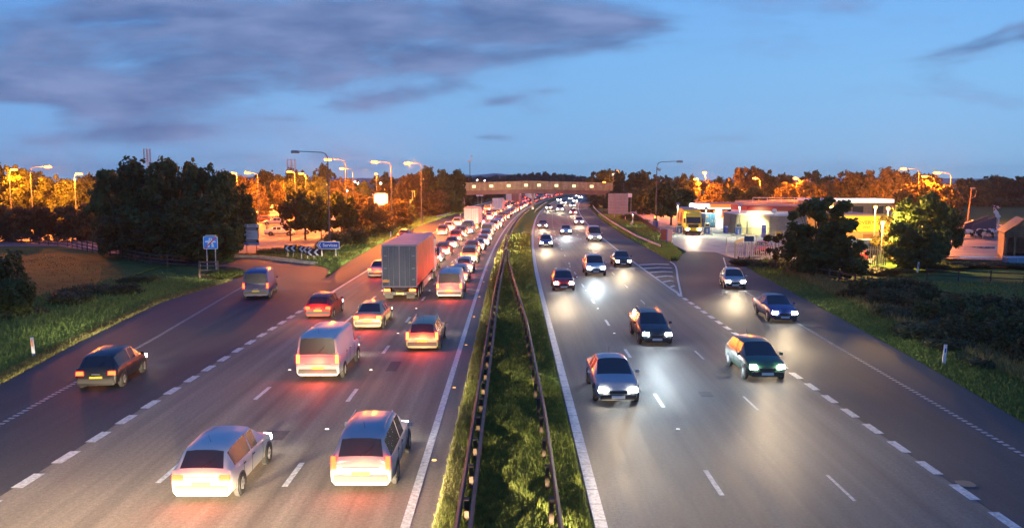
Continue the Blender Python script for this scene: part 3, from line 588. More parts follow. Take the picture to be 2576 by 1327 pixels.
def box_lorry(doors, sides, L_=12.5, cabc='white', H=4.1, artic=True, name='articulated_lorry'):
    e = empty(name, (0, 0, -50)); r = -L_/2; f = L_/2-2.6
    mb = MB(); mb.bx(-1.25, 1.25, r+.06, f, 1.12, H-.05); mb.build('trailer_body' if artic else 'cargo_box', sides, e)
    mb = MB(); mb.bx(-1.275, 1.275, r, f+.03, H-.05, H+.03); mb.build('roof', mat('lorry_roof', (.30, .29, .31), .6, var=.2, vscale=.7), e)
    for s in (-1, 1):
        mb = MB(); mb.bx(min(0, s*1.2), max(0, s*1.2), r, r+.055, 1.15, H-.08) if s < 0 else mb.bx(.01, 1.2, r, r+.055, 1.15, H-.08); d = mb.build('rear_door', doors, e)
        mb = MB()
        for q in (.35, .62): mb.tube([(s*q*1.2, r-.03, 1.2), (s*q*1.2, r-.03, H-.15)], .02, 6)
        for z in (1.6, 2.4, 3.3): mb.bx(s*1.0-.1, s*1.0+.1, r-.02, r, z, z+.06)
        mb.build('locking_bar', STEEL, d)
    mb = MB()
    for a, b, c, d_ in ((-1.27, -1.2, 1.05, H-.05), (1.2, 1.27, 1.05, H-.05), (-1.2, 1.2, H-.08, H-.0501), (-1.2, 1.2, 1.05, 1.15), (-.035, .035, 1.15, H-.08)): mb.bx(a, b, r-.012, r+.06, c, d_)
    mb.build('door_frame', mat('frame_trim', (.42, .34, .32), .5), e)
    mb = MB(); mb.bx(-1.22, -.7, r-.02, r-.014, 1.42, 1.60); mb.build('marker_board', mat('glowing_orange_marker', (.75, .32, .06), .5, emit=(1, .35, .05), es=.25), e)  # board emits a little to imitate its reflective shine
    mb = MB(); mb.bx(-1.2, 1.2, r+.1, r+.2, .5, .72); mb.bx(-.9, -.8, r+.1, r+.2, .72, 1.1); mb.bx(.8, .9, r+.1, r+.2, .72, 1.1); mb.bx(-.5, .5, r+.2, f+1.0, .85, 1.1); mb.build('chassis', DARK, e)
    mb = MB()
    for s in (-1, 1): mb.bx(s*1.22-.02, s*1.22+.02, r+4.6, f-2.2, .45, .95)
    mb.build('side_guard', STEEL, e)
    mb = MB()
    for x in (-1, 1): mb.bx(x*.78-.3, x*.78+.3, r+.08, r+.12, .25, .62)
    mb.build('mudflap', RUBBER, e)
    for s in (-1, 1):
        mb = MB(); mb.box((s*.92, r+.08, .84), (.44, .08, .15)); mb.build('tail_light', BRAKE, e)
        for ax in ([r+1.4, r+2.7, r+4.0] if artic else [r+1.8]) + [f-.8 if artic else f-.2, f+1.75]:
            w = wheel_mesh(.5, .32).build('wheel', RUBBER, e, smooth=30); w.location = (s*1.05, ax, .5); rim_mesh(.5, .32).build('rim', RIM, w)
    mb = MB(); mb.box((0, r+.09, .60), (.52, .02, .12)); mb.build('number_plate', PLATE_Y, e)
    cm = carpaint(cabc); mb = MB(); mb.prism_yz([(f+.35, .7), (f+2.6, .7), (f+2.62, 1.9), (f+2.35, 2.9), (f+1.9, 3.45), (f+.35, 3.6)], -1.22, 1.22); cab = mb.build('cab', cm, e)
    mb = MB(); mb.prism_yz([(f+2.63, 1.88), (f+2.37, 2.86), (f+2.34, 2.86), (f+2.6, 1.88)], -1.1, 1.1); mb.build('windscreen', GLASS, cab)
    for s in (-1, 1):
        mb = MB(); mb.prism_yz([(f+1.4, 1.95), (f+2.35, 1.95), (f+2.15, 2.7), (f+1.4, 2.7)], s*1.225-.004, s*1.225+.004); mb.build('side_window', GLASS, cab)
        mb = MB(); mb.box((s*.9, f+2.63, .95), (.42, .06, .24)); mb.build('headlight', HEAD, e)
        mb = MB(); mb.box((s*1.42, f+2.3, 2.3), (.2, .12, .75)); mb.build('wing_mirror', DARK, cab)
    mb = MB(); mb.bx(-.8, .8, f+2.605, f+2.66, 1.2, 1.75); mb.build('grille', DARK, cab); mb = MB(); mb.bx(-1.2, 1.2, f+2.4, f+2.7, .35, .72); mb.build('bumper', DARK, e)
    return e
def proto(kind, facing):
    if (kind, facing) not in VP: VP[(kind, facing)] = [make_car(kind, facing), False]
    return VP[(kind, facing)]
def put(kind, facing, x, y, rz, colour, label, group=None, brake=False, cool=False, beam=True, z=0.0):
    p = proto(kind, facing)
    if not p[1]: o = p[0]; p[1] = True; new = True
    else: o = copy_tree(p[0]); new = False
    o.location = (x, y, z); o.rotation_euler = (0, 0, rz); tag(o, label, {'off-roader': 'car', 'people carrier': 'car'}.get(kind, 'van' if kind == 'van' else 'car'), group)
    for ch in o.children:
        n = ch.name.split('.')[0]; m = None
        if n in ('body', 'wing_mirror'): m = carpaint(colour)
        elif n == 'tail_light' and facing == 'tail': m = BRAKE if brake else TAIL
        elif n == 'headlight' and facing == 'head': m = HEADW if cool else HEAD
        if m is not None: ch.material_slots[0].link = 'OBJECT'; ch.material_slots[0].material = m
    return o
BL_ = {}
def beam(x, y, rz, e, cool=False, L_=2.2, down=1.5, z=.66, cone=70):
    """dipped headlights: wide flat beam, strongest just below the horizon with a soft cut-off above it"""
    k = (round(e), cool)
    if k not in BL_:
        l = bpy.data.lights.new('headlight_beam', 'SPOT'); l.energy = e; l.color = (.82, .96, 1) if cool else (1, .76, .46); l.spot_size = R(cone); l.spot_blend = 1.0; l.shadow_soft_size = .16
        l.use_nodes = True; t = l.node_tree; em = t.nodes['Emission']; g = N(t, 'ShaderNodeTexCoord'); s_ = N(t, 'ShaderNodeSeparateXYZ'); L(t, g.outputs['Normal'], s_.inputs[0])
        el = M(t, 'DIVIDE', s_.outputs[1], M(t, 'MAXIMUM', M(t, 'ABSOLUTE', s_.outputs[2]), .05)); dn = M(t, 'MAXIMUM', M(t, 'MULTIPLY', el, -1.0), .045)
        fall = M(t, 'POWER', M(t, 'DIVIDE', .045, dn), 2.0); cut = N(t, 'ShaderNodeMapRange', interpolation_type='SMOOTHSTEP'); L(t, el, cut.inputs[0]); cut.inputs[1].default_value = -.03; cut.inputs[2].default_value = .04; cut.inputs[3].default_value = 1.0; cut.inputs[4].default_value = .02
        L(t, M(t, 'MULTIPLY', fall, cut.outputs[0]), em.inputs['Strength']); BL_[k] = l
    dx, dy = -math.sin(rz), math.cos(rz); o = bpy.data.objects.new('headlight_beam', BL_[k]); COL.objects.link(o)
    o.location = (x+dx*(L_+.12), y+dy*(L_+.12), z); o.rotation_euler = (R(90-down), 0, rz); o.scale = (2.2, 1, 1); return o
KIND = ['hatchback', 'saloon', 'estate', 'off-roader', 'people carrier', 'van']; ORD = ['first', 'second', 'third', 'fourth', 'fifth', 'sixth', 'seventh', 'eighth', 'ninth', 'tenth', 'eleventh', 'twelfth', 'thirteenth', 'fourteenth', 'fifteenth', 'sixteenth', 'seventeenth', 'eighteenth', 'nineteenth', 'twentieth']
LN = {1: (-12.25, 'the outermost lane beside the left shoulder'), 2: (-8.45, 'the middle left-carriageway lane'), 3: (-4.6, 'the lane next to the median')}
GQ = 'queueing traffic on the left carriageway'
def veh(lane, y, kind, colour, brake=True, beam_w=5000, label=None, dx=0):
    x0, ln = LN[lane]; x = x0+off(y)+dx; rz = -tang(y)
    put(kind, 'tail', x, y, rz, colour, label, GQ if y < 150 else 'distant queue on the left carriageway', brake)
    if beam_w: beam(x, y, rz, beam_w, L_=body_stations(kind)['L']/2, z=.7)
    if 15 < y < 260: light('POINT', 'tail_glow', (x+math.sin(-rz)*-2.6, y-body_stations(kind)['L']/2-.45, .8), 110 if brake else 60, (1, .07, .02), size=.25)
# near vehicles, one by one
near = [(3, 24.5, 'people carrier', 'silver', False, 'silver people carrier nearest the camera in the lane next to the median'), (3, 43.5, 'estate', 'gold', True, 'gold estate car behind the white van in the lane next to the median'),
        (3, 62, 'van', 'white', True, 'white van beside the big articulated lorry, in the lane next to the median'), (3, 71, 'hatchback', 'silver', True, 'silver hatchback just ahead of the white van by the median'),
        (2, 23.5, 'hatchback', 'white', False, 'white hatchback nearest the camera in the middle left-carriageway lane'), (2, 37.5, 'van', 'white', True, 'white van following the big articulated lorry'),
        (1, 53, 'hatchback', 'red', False, 'red hatchback beside the tail of the big articulated lorry'), (2, 49.5, 'saloon', 'gold', True, 'gold saloon right behind the big articulated lorry')]
for ln_, y, k, c, b, lab in near: veh(ln_, y, k, c, b, 8000, lab, dx={24.5: .35}.get(y, 0))
# vehicles passing under the camera bridge, just out of frame: their beams light the road ahead
for ln_, y, k, c in [(3, 8, 'saloon', 'grey'), (2, 6, 'hatchback', 'black'), (1, 9, 'estate', 'dark blue')]: veh(ln_, y, k, c, False, 60000, '%s %s about to emerge from beneath the camera bridge' % (c, k))
big = box_lorry(mat('lorry_door_grey', (.10, .105, .13), .45, var=.15, vscale=.8), mat('curtain_side', (.52, .07, .03), .5, var=.3, vscale=.5, bump=.3, bscale=2), 15.5)
big.location = (-8.1, 66.2, 0); tag(big, 'big articulated lorry with grey rear doors and red curtain sides', 'lorry', 'lorries on the left carriageway'); beam(-8.1, 66.2, 0, 17000, L_=7.8, z=.9)
def lorry_at(src, lane, y, label, first=False):
    o = src if first else copy_tree(src); x = LN[lane][0]+off(y); o.location = (x, y, 0); o.rotation_euler = (0, 0, -tang(y)); tag(o, label, 'lorry', 'lorries on the left carriageway'); beam(x, y, -tang(y), 17000, L_=5, z=.9); return o
w_l = box_lorry(mat('white_door', (.70, .68, .66), .4, var=.08), mat('white_box_side', (.66, .64, .62), .45, var=.08), 9.5, 'white', 3.9, False, 'box_lorry'); lorry_at(w_l, 2, 147, 'white box lorry with a curved roof, nearest lorry beyond the articulated one', True)
b_l = box_lorry(mat('blue_door', (.18, .20, .42), .4, var=.15), mat('blue_box_side', (.45, .33, .35), .45, var=.1), 9.5, 'light blue', 3.9, False, 'box_lorry'); lorry_at(b_l, 2, 216, 'blue-doored box lorry just before the footbridge', True)
r_l = box_lorry(mat('red_door', (.42, .06, .04), .4, var=.15), mat('red_box_side', (.45, .12, .1), .45), 12, 'red', 4.0, True); lorry_at(r_l, 2, 282, 'red-doored lorry under the footbridge deck', True)
for y, ln_ in ((300, 1), (345, 2), (372, 1), (398, 3), (440, 2), (470, 1)): lorry_at(w_l, ln_, y, 'white box lorry in the distant queue beyond the footbridge, %s' % {300: 'the nearest one', 345: 'second one', 372: 'third one', 398: 'in the median lane', 440: 'fourth one', 470: 'farthest one'}[y])
cols = ['silver', 'black', 'white', 'red', 'dark blue', 'grey', 'dark green', 'maroon', 'gold', 'light blue', 'silver', 'grey', 'white']
occupied = {1: [(66-9, 66+1)], 2: [(56, 76), (140, 154), (209, 223), (274, 290), (339, 352), (434, 447)], 3: [(391, 405)]}
occupied[1] += [(294, 307), (366, 379), (464, 477)]
cnt = {1: 1, 2: 2, 3: 3}; lastkind = None; used = set()
for ln_, y, gap in ((3, 78, 7.6), (2, 80, 9.0), (1, 64, 12.5)):
    k = 0
    while y < 500:
        if not any(a-4 < y < b+4 for a, b in occupied[ln_]):
            while True:
                kd = rng.choice(KIND[:5] + (['van'] if y > 100 else [])); c = rng.choice(cols)
                if y > 150 or (kd, c, ln_) not in used: break
            used.add((kd, c, ln_))
            if y < 150: lab = '%s %s queueing in the %s lane, %s the white box lorry' % (c, kd, {1: 'outer', 2: 'middle', 3: 'median-side'}[ln_], 'nearer than' if y < 138 else 'level with')
            else: lab = '%s %s in the distant glowing queue, %s' % (c, kd, {1: 'outer lane', 2: 'middle lane', 3: 'lane next to the median'}[ln_])
            veh(ln_, y, kd, c, rng.random() < .72, 24000 if y < 260 else 0, lab, dx=rng.uniform(-.3, .3)); k += 1
        y += gap*rng.uniform(.85, 1.3)*(1 if y < 250 else 1.35)
# vehicles leaving on the slip road
put('van', 'tail', -19.2, 62, R(9), 'dark blue', 'dark blue van taking the slip road towards the services', GQ); beam(-19.2, 62, R(9), 17000, L_=2.7)
put('hatchback', 'tail', -17.6, 35.5, R(6), 'black', 'black hatchback at the start of the slip road on the left', GQ); beam(-17.6, 35.5, R(6), 17000, L_=2.1)
put('saloon', 'tail', -15.9, 121.5, -tang(121), 'maroon', 'maroon saloon stopped on the left hard shoulder ahead of the lorry', GQ, True)
# oncoming vehicles on the right carriageway
GO = 'oncoming traffic on the right carriageway'
onc = [(4.15, 33.5, 'saloon', 'silver', False, 'silver saloon nearest the camera in the oncoming lane by the median'), (4.1, 66, 'hatchback', 'red', False, 'red hatchback oncoming in the lane by the median, second from the camera'), (4.0, 108, 'estate', 'dark blue', False, 'dark blue estate oncoming in the lane by the median, third from the camera'), (4.0, 148, 'saloon', 'grey', False, 'grey saloon oncoming in the lane by the median, before the bend'),
       (7.7, 45, 'estate', 'black', True, 'black estate with bluish headlights in the middle oncoming lane'), (7.6, 76, 'off-roader', 'white', True, 'white off-roader with bluish headlights in the middle oncoming lane'), (7.6, 132, 'saloon', 'light blue', True, 'light blue saloon with bluish headlights in the middle oncoming lane'),
       (11.15, 37, 'hatchback', 'dark green', False, 'dark green hatchback nearest the camera in the outer oncoming lane'), (11.1, 84, 'saloon', 'black', False, 'black saloon in the outer oncoming lane beside the chevron nose'), (11.1, 118, 'van', 'white', False, 'white van oncoming in the outer lane'), (11.0, 160, 'hatchback', 'silver', False, 'silver hatchback oncoming in the outer lane'),
       (11.0, 205, 'estate', 'red', False, 'red estate oncoming before the footbridge'), (4.2, 240, 'saloon', 'white', False, 'white saloon oncoming under the footbridge'), (7.6, 225, 'van', 'white', False, 'white van oncoming in the middle lane by the footbridge'), (11, 262, 'saloon', 'black', False, 'black saloon oncoming just beyond the footbridge'), (7.6, 290, 'hatchback', 'grey', False, 'grey hatchback oncoming beyond the footbridge'), (11, 315, 'saloon', 'silver', False, 'silver saloon oncoming on the far bend'), (4.2, 330, 'estate', 'black', False, 'black estate oncoming on the far bend'), (7.6, 355, 'saloon', 'red', False, 'red saloon oncoming on the far bend'), (11, 380, 'hatchback', 'white', False, 'white hatchback oncoming at the end of the bend'), (7.6, 410, 'saloon', 'grey', False, 'grey saloon oncoming, farthest on the bend')]
for x, y, k, c, cool, lab in onc:
    X0 = x+off(y); rz = math.pi-tang(y); put(k, 'head', X0, y, rz, c, lab, GO, False, cool)
    if y < 350: beam(X0, y, rz, 7600, cool, L_=body_stations(k)['L']/2)
put('saloon', 'head', 16.9, 52, math.pi+R(-2.5), 'dark blue', 'dark blue saloon joining on the right slip road', GO); beam(16.9, 52, math.pi+R(-2.5), 7600, L_=2.3)
put('hatchback', 'head', 18.2, 67, math.pi+R(-8), 'silver', 'silver hatchback following onto the right slip road', GO); beam(18.2, 67, math.pi+R(-8), 7600, L_=2.0)
# car park vehicles
PK = 'vehicles in the services car park'
def parked(kind, px, py, rz, c, lab): x, y = G(px, py); return put(kind, 'parked', x, y, rz, c, lab, PK)
parked('hatchback', 660, 560, R(80), 'maroon', 'maroon hatchback parked in the second row behind the parking notice')
parked('saloon', 692, 566, R(100), 'silver', 'silver saloon parked right of the maroon hatchback'); parked('hatchback', 628, 562, R(20), 'white', 'white hatchback parked left of the maroon one'); parked('estate', 770, 556, R(85), 'silver', 'silver estate parked behind the young trees'); parked('saloon', 818, 560, R(75), 'white', 'white saloon parked behind the tall unlit lamp post'); parked('van', 560, 540, R(60), 'white', 'white van parked behind the big dark tree'); parked('hatchback', 735, 548, R(95), 'red', 'red hatchback parked in the row behind the boot-open saloon'); parked('people carrier', 600, 553, R(95), 'grey', 'grey people carrier parked beside the big dark tree')
o = parked('saloon', 706, 592, R(-86), 'white', 'pale saloon with its boot lid raised in the car park')
mb = MB(); mb.box((0, -2.0, 1.35), (1.35, .06, .75), 0, R(-12)); mb.build('boot_lid', carpaint('grey'), o)
parked('hatchback', 752, 588, R(-80), 'white', 'white hatchback parked nose to nose with the boot-open saloon')
x, y = G(1913, 655); x, y = 29.6, 96.5
put('hatchback', 'parked', x, y, R(165), 'red', 'red hatchback parked behind the pale palisade fence', PK)
put('van', 'parked', 38.5, 92, R(100), 'dark blue', 'dark blue recovery van parked behind the right-hand palisade gate', PK); put('hatchback', 'parked', 36.2, 88, R(95), 'red', 'red hatchback parked behind the right-hand palisade gate', PK)
# white motorhome
e = empty('motorhome', (*G(676, 548), 0), R(-88), 'white motorhome parked at the back of the car park', 'motorhome')
mb = MB(); mb.prism_yz([(-3.2, .45), (2.9, .45), (3.3, 1.0), (2.6, 1.75), (3.0, 2.2), (2.6, 2.9), (-3.2, 2.95)], -1.1, 1.1); mb.build('body', mat('motorhome_white', (.7, .68, .68), .4), e)
for s in (-1, 1):
    [(lambda q: (q.bx(s*1.105-.005, s*1.105+.005, a_, b_, 1.6, 2.3), q.build('side_window', GLASS, e)))(MB()) for a_, b_ in ((-2.3, -1.2), (.1, 1.3))]
    for ay in (-1.8, 2.1): w = wheel_mesh(.35).build('wheel', RUBBER, e, smooth=30); w.location = (s*1.02, ay, .35)
mb = MB(); mb.prism_yz([(3.28, 1.02), (2.63, 1.72), (2.67, 1.74), (3.34, 1.04)], -1, 1); mb.build('windscreen', GLASS, e)
mb = MB(); mb.bx(1.106, 1.12, -2.0, 2.0, 1.05, 1.25); mb.build('stripe', BLUE, e)
pl = copy_tree(w_l); pl.location = (WX(226, 172), 172, 0); pl.rotation_euler = (0, 0, R(-80)); tag(pl, 'white box lorry parked behind the far left hedge', 'lorry', PK)
pl = copy_tree(b_l); pl.location = (WX(935, 222), 222, 0); pl.rotation_euler = (0, 0, R(-80)); tag(pl, 'blue-doored box lorry parked left of the round cream sign', 'lorry', PK)
# yellow articulated lorry refuelling
yl = box_lorry(mat('yellow_rear_door', (.6, .45, .05), .4), mat('yellow_trailer', (.85, .66, .06), .45, var=.12, vscale=.8), 14.5, 'yellow', 4.0, True)
yl.rotation_euler = (0, 0, R(174)); yl.location = (29.4, 136.2, 0); tag(yl, 'bright yellow articulated lorry with headlights on, standing at the fuel pumps', 'lorry')
mb = MB(); mb.mi = 0
for k, (a, b) in enumerate([(-6.2, -3.2), (-1.2, 1.6)]):
    mb.add([(1.255, (a+b)/2+1.4*math.cos(t*.5236), 2.5+.95*math.sin(t*.5236)) for t in range(12)], [tuple(range(12))])
mb.build('side_emblem', mat('maroon_emblem', (.3, .03, .03), .5), yl)
for ch in yl.children:
    if ch.name.startswith('headlight'): pass
beam(29.4, 136.2, R(174), 17000, L_=7.4, z=.9)
# ------------------------------------------------------------------ trees
def crown_mesh(name, nleaf, leaf, blobs, seed, m, flat=.8, hang=0.0):
    """blobs: (x,y,z,r) in unit tree space; leaves laid on and inside every blob's skin, facing mostly outwards"""
    g = np.random.default_rng(seed); B = np.array(blobs, float); w = B[:, 3]**2; w /= w.sum(); idx = g.choice(len(B), nleaf, p=w)
    d = g.normal(size=(nleaf, 3)); d /= np.linalg.norm(d, axis=1)[:, None]
    rr = B[idx, 3]*(g.random(nleaf)**.28)*(1+.16*np.sin(d[:, 0]*7+seed)+.16*np.sin(d[:, 1]*8+d[:, 2]*6))*g.uniform(.9, 1.12, nleaf)
    c = B[idx, :3] + d*rr[:, None]*np.array([1, 1, flat]); c[:, 2] -= hang*rr*g.random(nleaf)
    nrm = d + g.normal(size=(nleaf, 3))*.75 + np.array([0, 0, .35]); nrm /= np.linalg.norm(nrm, axis=1)[:, None]
    t = np.cross(nrm, g.normal(size=(nleaf, 3))); t /= np.linalg.norm(t, axis=1)[:, None]; b = np.cross(nrm, t); s = leaf*g.uniform(.5, 1.4, nleaf)[:, None]
    V = np.stack([c-t*s*.5-b*s*.35, c+t*s*.15-b*s*.6, c+t*s*.65+b*s*.05, c+t*s*.1+b*s*.6, c-t*s*.45+b*s*.35], 1)
    me = bpy.data.meshes.new(name); me.vertices.add(5*nleaf); me.vertices.foreach_set('co', V.ravel()); me.loops.add(5*nleaf); me.loops.foreach_set('vertex_index', np.arange(5*nleaf)); me.polygons.add(nleaf); me.polygons.foreach_set('loop_start', np.arange(nleaf)*5); me.update(calc_edges=True); me.materials.append(m); return me
def trunk_mesh(blobs, h0, seed, r=.02):
    g = random.Random(seed); mb = MB(); mb.tube([(0, 0, -.01), (.004, 0, h0*.5), (g.uniform(-.02, .02), g.uniform(-.02, .02), h0), (g.uniform(-.03, .03), 0, h0+.25)], [r*1.3, r, r*.85, r*.4], 7)
    for (x, y, z, rr) in blobs[:10]:
        s = h0*g.uniform(.6, 1.15); mb.tube([(0, 0, s), (x*.45, y*.45, s+(z-s)*.55), (x*.9, y*.9, z+rr*.3)], [r*.5, r*.32, r*.1], 5)
    return mb
def blobs_for(shape, seed):
    g = random.Random(seed); out = []
    if shape == 'broad':
        for i in range(26):
            z = g.uniform(.30, .88); R_ = .46*math.sqrt(max(.05, 1-((z-.56)/.44)**2)); a = g.uniform(0, 6.28); q = R_*g.uniform(.35, .95); out.append((q*math.cos(a), q*math.sin(a), z, g.uniform(.09, .17)))
    elif shape == 'low':   # foliage to the ground
        for i in range(30):
            z = g.uniform(.08, .88); R_ = .48*math.sqrt(max(.05, 1-((z-.42)/.58)**2)); a = g.uniform(0, 6.28); q = R_*g.uniform(.3, .95); out.append((q*math.cos(a), q*math.sin(a), z, g.uniform(.09, .17)))
    elif shape == 'tall':
        for i in range(22):
            z = g.uniform(.25, .9); R_ = .3*math.sqrt(max(.05, 1-((z-.55)/.45)**2)); a = g.uniform(0, 6.28); q = R_*g.uniform(.2, .95); out.append((q*math.cos(a), q*math.sin(a), z, g.uniform(.07, .13)))
    elif shape == 'open':  # airy, gappy
        for i in range(20):
            z = g.uniform(.3, .93); R_ = .44*math.sqrt(max(.05, 1-((z-.6)/.4)**2)); a = g.uniform(0, 6.28); q = R_*g.uniform(.5, 1.0); out.append((q*math.cos(a), q*math.sin(a), z, g.uniform(.05, .10)))
    elif shape == 'bush':
        for i in range(16):
            a = g.uniform(0, 6.28); q = .4*math.sqrt(g.random()); z = g.uniform(.2, .75-q*.5); out.append((q*math.cos(a), q*math.sin(a), z, g.uniform(.14, .24)))
    if shape in ('low', 'broad'):
        for i in range(34):
            z = g.uniform(.25, .97); R_ = .50*math.sqrt(max(.03, 1-((z-.5)/.5)**2)); a = g.uniform(0, 6.28); q = R_*g.uniform(.9, 1.06); out.append((q*math.cos(a), q*math.sin(a), z, g.uniform(.035, .07)))
    return out
TP = {}
SPEC = {'broad': (9000, .042, .8), 'low': (12000, .036, .85), 'tall': (7000, .035, .9), 'open': (4200, .034, .8), 'bush': (5200, .045, 1.15)}
def tproto(shape, var, fol):
    k = (shape, var, fol.name)
    if k not in TP:
        bl = blobs_for(shape, 31*var+len(shape)); n, lf, fl = SPEC[shape]
        TP[k] = (crown_mesh('crown', n, lf, bl, var+5, fol, fl), trunk_mesh(bl, .3 if shape != 'bush' else .12, var, .022 if shape != 'bush' else .012)); 
        mb = TP[k][1]; o = mb.build('trunk', BARK); TP[k] = (TP[k][0], o.data); bpy.data.objects.remove(o)
    return TP[k]
def tree(shape, var, fol, x, y, w, h, label, group=None, name=None, z=-.1, rz=None):
    cm, tm = tproto(shape, var % 3, fol); e = empty(name or ('shrub' if shape == 'bush' else 'tree'), (x, y, z), rng.uniform(0, 6.28) if rz is None else rz, label, 'bush' if shape == 'bush' else 'tree', group)
    for nm, me in (('foliage' if shape == 'bush' else 'crown', cm), ('trunk' if shape != 'bush' else 'stem', tm)):
        o = bpy.data.objects.new(nm, me); COL.objects.link(o); o.parent = e; o.scale = (w, w, h)
    return e
def treeP(shape, var, fol, px, y, wpx, top, label, group=None, base_z=-.1):
    x, z = WP(px, top, y); return tree(shape, var, fol, x, y, wpx*y/F_PX*1.0, z-base_z, label, group, z=base_z)
# ---- left side
g_ = 'trees of the sodium-lit row behind the left field'
for i, (px, top, w, y) in enumerate([(-60, 408, 150, 152), (12, 412, 120, 150), (75, 428, 110, 158), (135, 440, 110, 152), (190, 446, 110, 160), (245, 436, 110, 168), (290, 430, 90, 166)]): treeP('low', i, F_GREEN, px, y, w, top, '%s tree from the left in the bright orange-lit row behind the left field' % ORD[i], g_)
for i, px in enumerate([-30, 30, 85, 140, 190, 235]): treeP('low', i+1, F_RUST, px, 116+i*.5, 88, 515+rng.randint(-8, 8), '%s reddish shrub from the left in the low row behind the field fence' % ORD[i], 'reddish shrubs behind the field fence')
g_ = 'big dark trees left of the services entrance'
for i, (shape, px, top, w, y, f, lab) in enumerate([('low', 300, 418, 165, 96, F_DARK, 'dark tree at the left end of the big dark clump'), ('low', 385, 404, 190, 94, F_DARK, 'tallest dark tree in the big clump behind the motorway sign'), ('low', 455, 402, 170, 99, F_GREEN, 'dark green tree in the back of the big clump, right of the tallest one'), ('low', 525, 412, 150, 93, F_DARK, 'dark tree in the big clump directly above the blue motorway sign'), ('low', 585, 455, 100, 97, F_DARK, 'dark tree on the right edge of the big clump by the parking notice'), ('low', 470, 500, 190, 88, F_GREEN, 'lower green tree in front of the big dark clump'), ('low', 545, 560, 110, 86.5, F_GREEN, 'small green tree in front, behind the blue motorway sign'), ('low', 345, 520, 180, 93, F_RUST, 'brownish small tree at the foot of the big dark clump'), ('low', 272, 470, 90, 104, F_DARK, 'slim dark tree trailing left of the big clump')]): treeP(shape, i, f, px, y, w, top, lab, g_)
treeP('bush', 0, F_DARK, -12, 57, 150, 600, 'dark bush at the left edge of the picture by the field', None); treeP('bush', 1, F_DARK, 20, 52, 110, 668, 'lower dark bush at the left edge above the verge grass', None)
for i, (px, y, w, top) in enumerate([(180, 57, 120, 726), (300, 62, 110, 704), (60, 53, 120, 764)]): treeP('bush', i, F_BUSH, px, y, w, top, '%s dark bramble from the left on the crest of the left verge' % ORD[[2, 3, 0, 0][i] if i != 0 else 1] if i != 2 else 'first dark bramble from the left on the crest of the left verge', 'brambles on the left verge crest')
g_ = 'sodium-lit trees behind the car park'
for i, (sh, px, top, w, y, f) in enumerate([('low', 575, 432, 90, 196, F_RUST), ('low', 625, 445, 80, 190, F_RUST), ('low', 672, 430, 95, 212, F_GREEN), ('low', 720, 437, 110, 205, F_GREEN), ('low', 770, 438, 110, 198, F_GREEN), ('low', 815, 414, 60, 262, F_DARK), ('low', 862, 445, 70, 218, F_RUST), ('tall', 700, 452, 60, 180, F_RUST), ('low', 640, 480, 70, 176, F_RUST), ('low', 905, 452, 60, 225, F_GREEN), ('low', 745, 425, 60, 232, F_DARK), ('low', 955, 440, 70, 300, F_DARK), ('tall', 970, 428, 26, 320, F_DARK), ('low', 1000, 446, 80, 300, F_DARK), ('low', 965, 462, 60, 185, F_RUST)]): treeP(sh, i, f, px, y, w, top, '%s of the orange-lit trees behind the services car park, counted from the front gap' % ORD[i], g_)
for i, (sh, px, top, w, y, f, lab) in enumerate([('broad', 765, 478, 110, 119, F_GREEN, 'young dark tree in the planting bed right of the boot-open saloon'), ('open', 728, 505, 70, 117, F_RUST, 'small thin tree directly behind the white parked hatchback'), ('broad', 806, 500, 60, 121, F_GREEN, 'young tree just left of the tall unlit lamp post'), ('broad', 856, 482, 78, 124, F_DARK, 'young dark tree just right of the tall unlit lamp post'), ('low', 905, 490, 90, 128, F_RUST, 'orange-brown small tree left of the round cream sign'), ('low', 950, 520, 80, 136, F_RUST, 'orange-brown bush-like tree under the round cream sign'), ('low', 1000, 498, 70, 146, F_RUST, 'orange-brown small tree right of the round cream sign'), ('low', 1025, 515, 42, 166, F_DARK, 'dark small tree beside the yellow banner')]): treeP(sh, i, f, px, y, w, top, lab, 'young trees around the car park edge')
for i, (px, y, w, top) in enumerate([(850, 102, 80, 572), (888, 108, 66, 560), (820, 98, 50, 600), (925, 122, 60, 556), (965, 132, 60, 548), (1000, 150, 50, 540), (1040, 172, 50, 528)]): treeP('bush', i, F_BUSH, px, y, w, top, '%s bush from the camera in the hedge behind the timber fence' % ORD[i], 'hedge bushes behind the timber fence')
for i, (px, y, w, top) in enumerate([(640, 96, 60, 636), (690, 97, 80, 618), (745, 98, 80, 612), (795, 97, 70, 618), (700, 93, 60, 640), (760, 92.5, 50, 640), (590, 97, 40, 640)]): treeP('bush', i, F_BUSH if i % 2 else F_GREEN, px, y, w, top, '%s low shrub of the bed behind the black and white chevrons' % ORD[i], 'low shrubs behind the chevron boards')
g_ = 'large trees left of the footbridge'
for i, (px, top, w, y, f, lab) in enumerate([(1040, 432, 90, 196, F_RUST, 'large bright orange-lit tree behind the banners'), (1090, 422, 100, 205, F_GREEN, 'large round tree right of the banners, lit orange on its left'), (1130, 428, 80, 212, F_GREEN, 'dark large tree just left of the footbridge'), (1165, 440, 60, 245, F_DARK, 'dark tree behind the left end of the footbridge'), (1085, 480, 90, 192, F_RUST, 'lower orange-brown tree right of the banners'), (1135, 490, 60, 205, F_GREEN, 'lower dark tree before the left end of the footbridge')]): treeP('low', i, f, px, y, w, top, lab, g_)
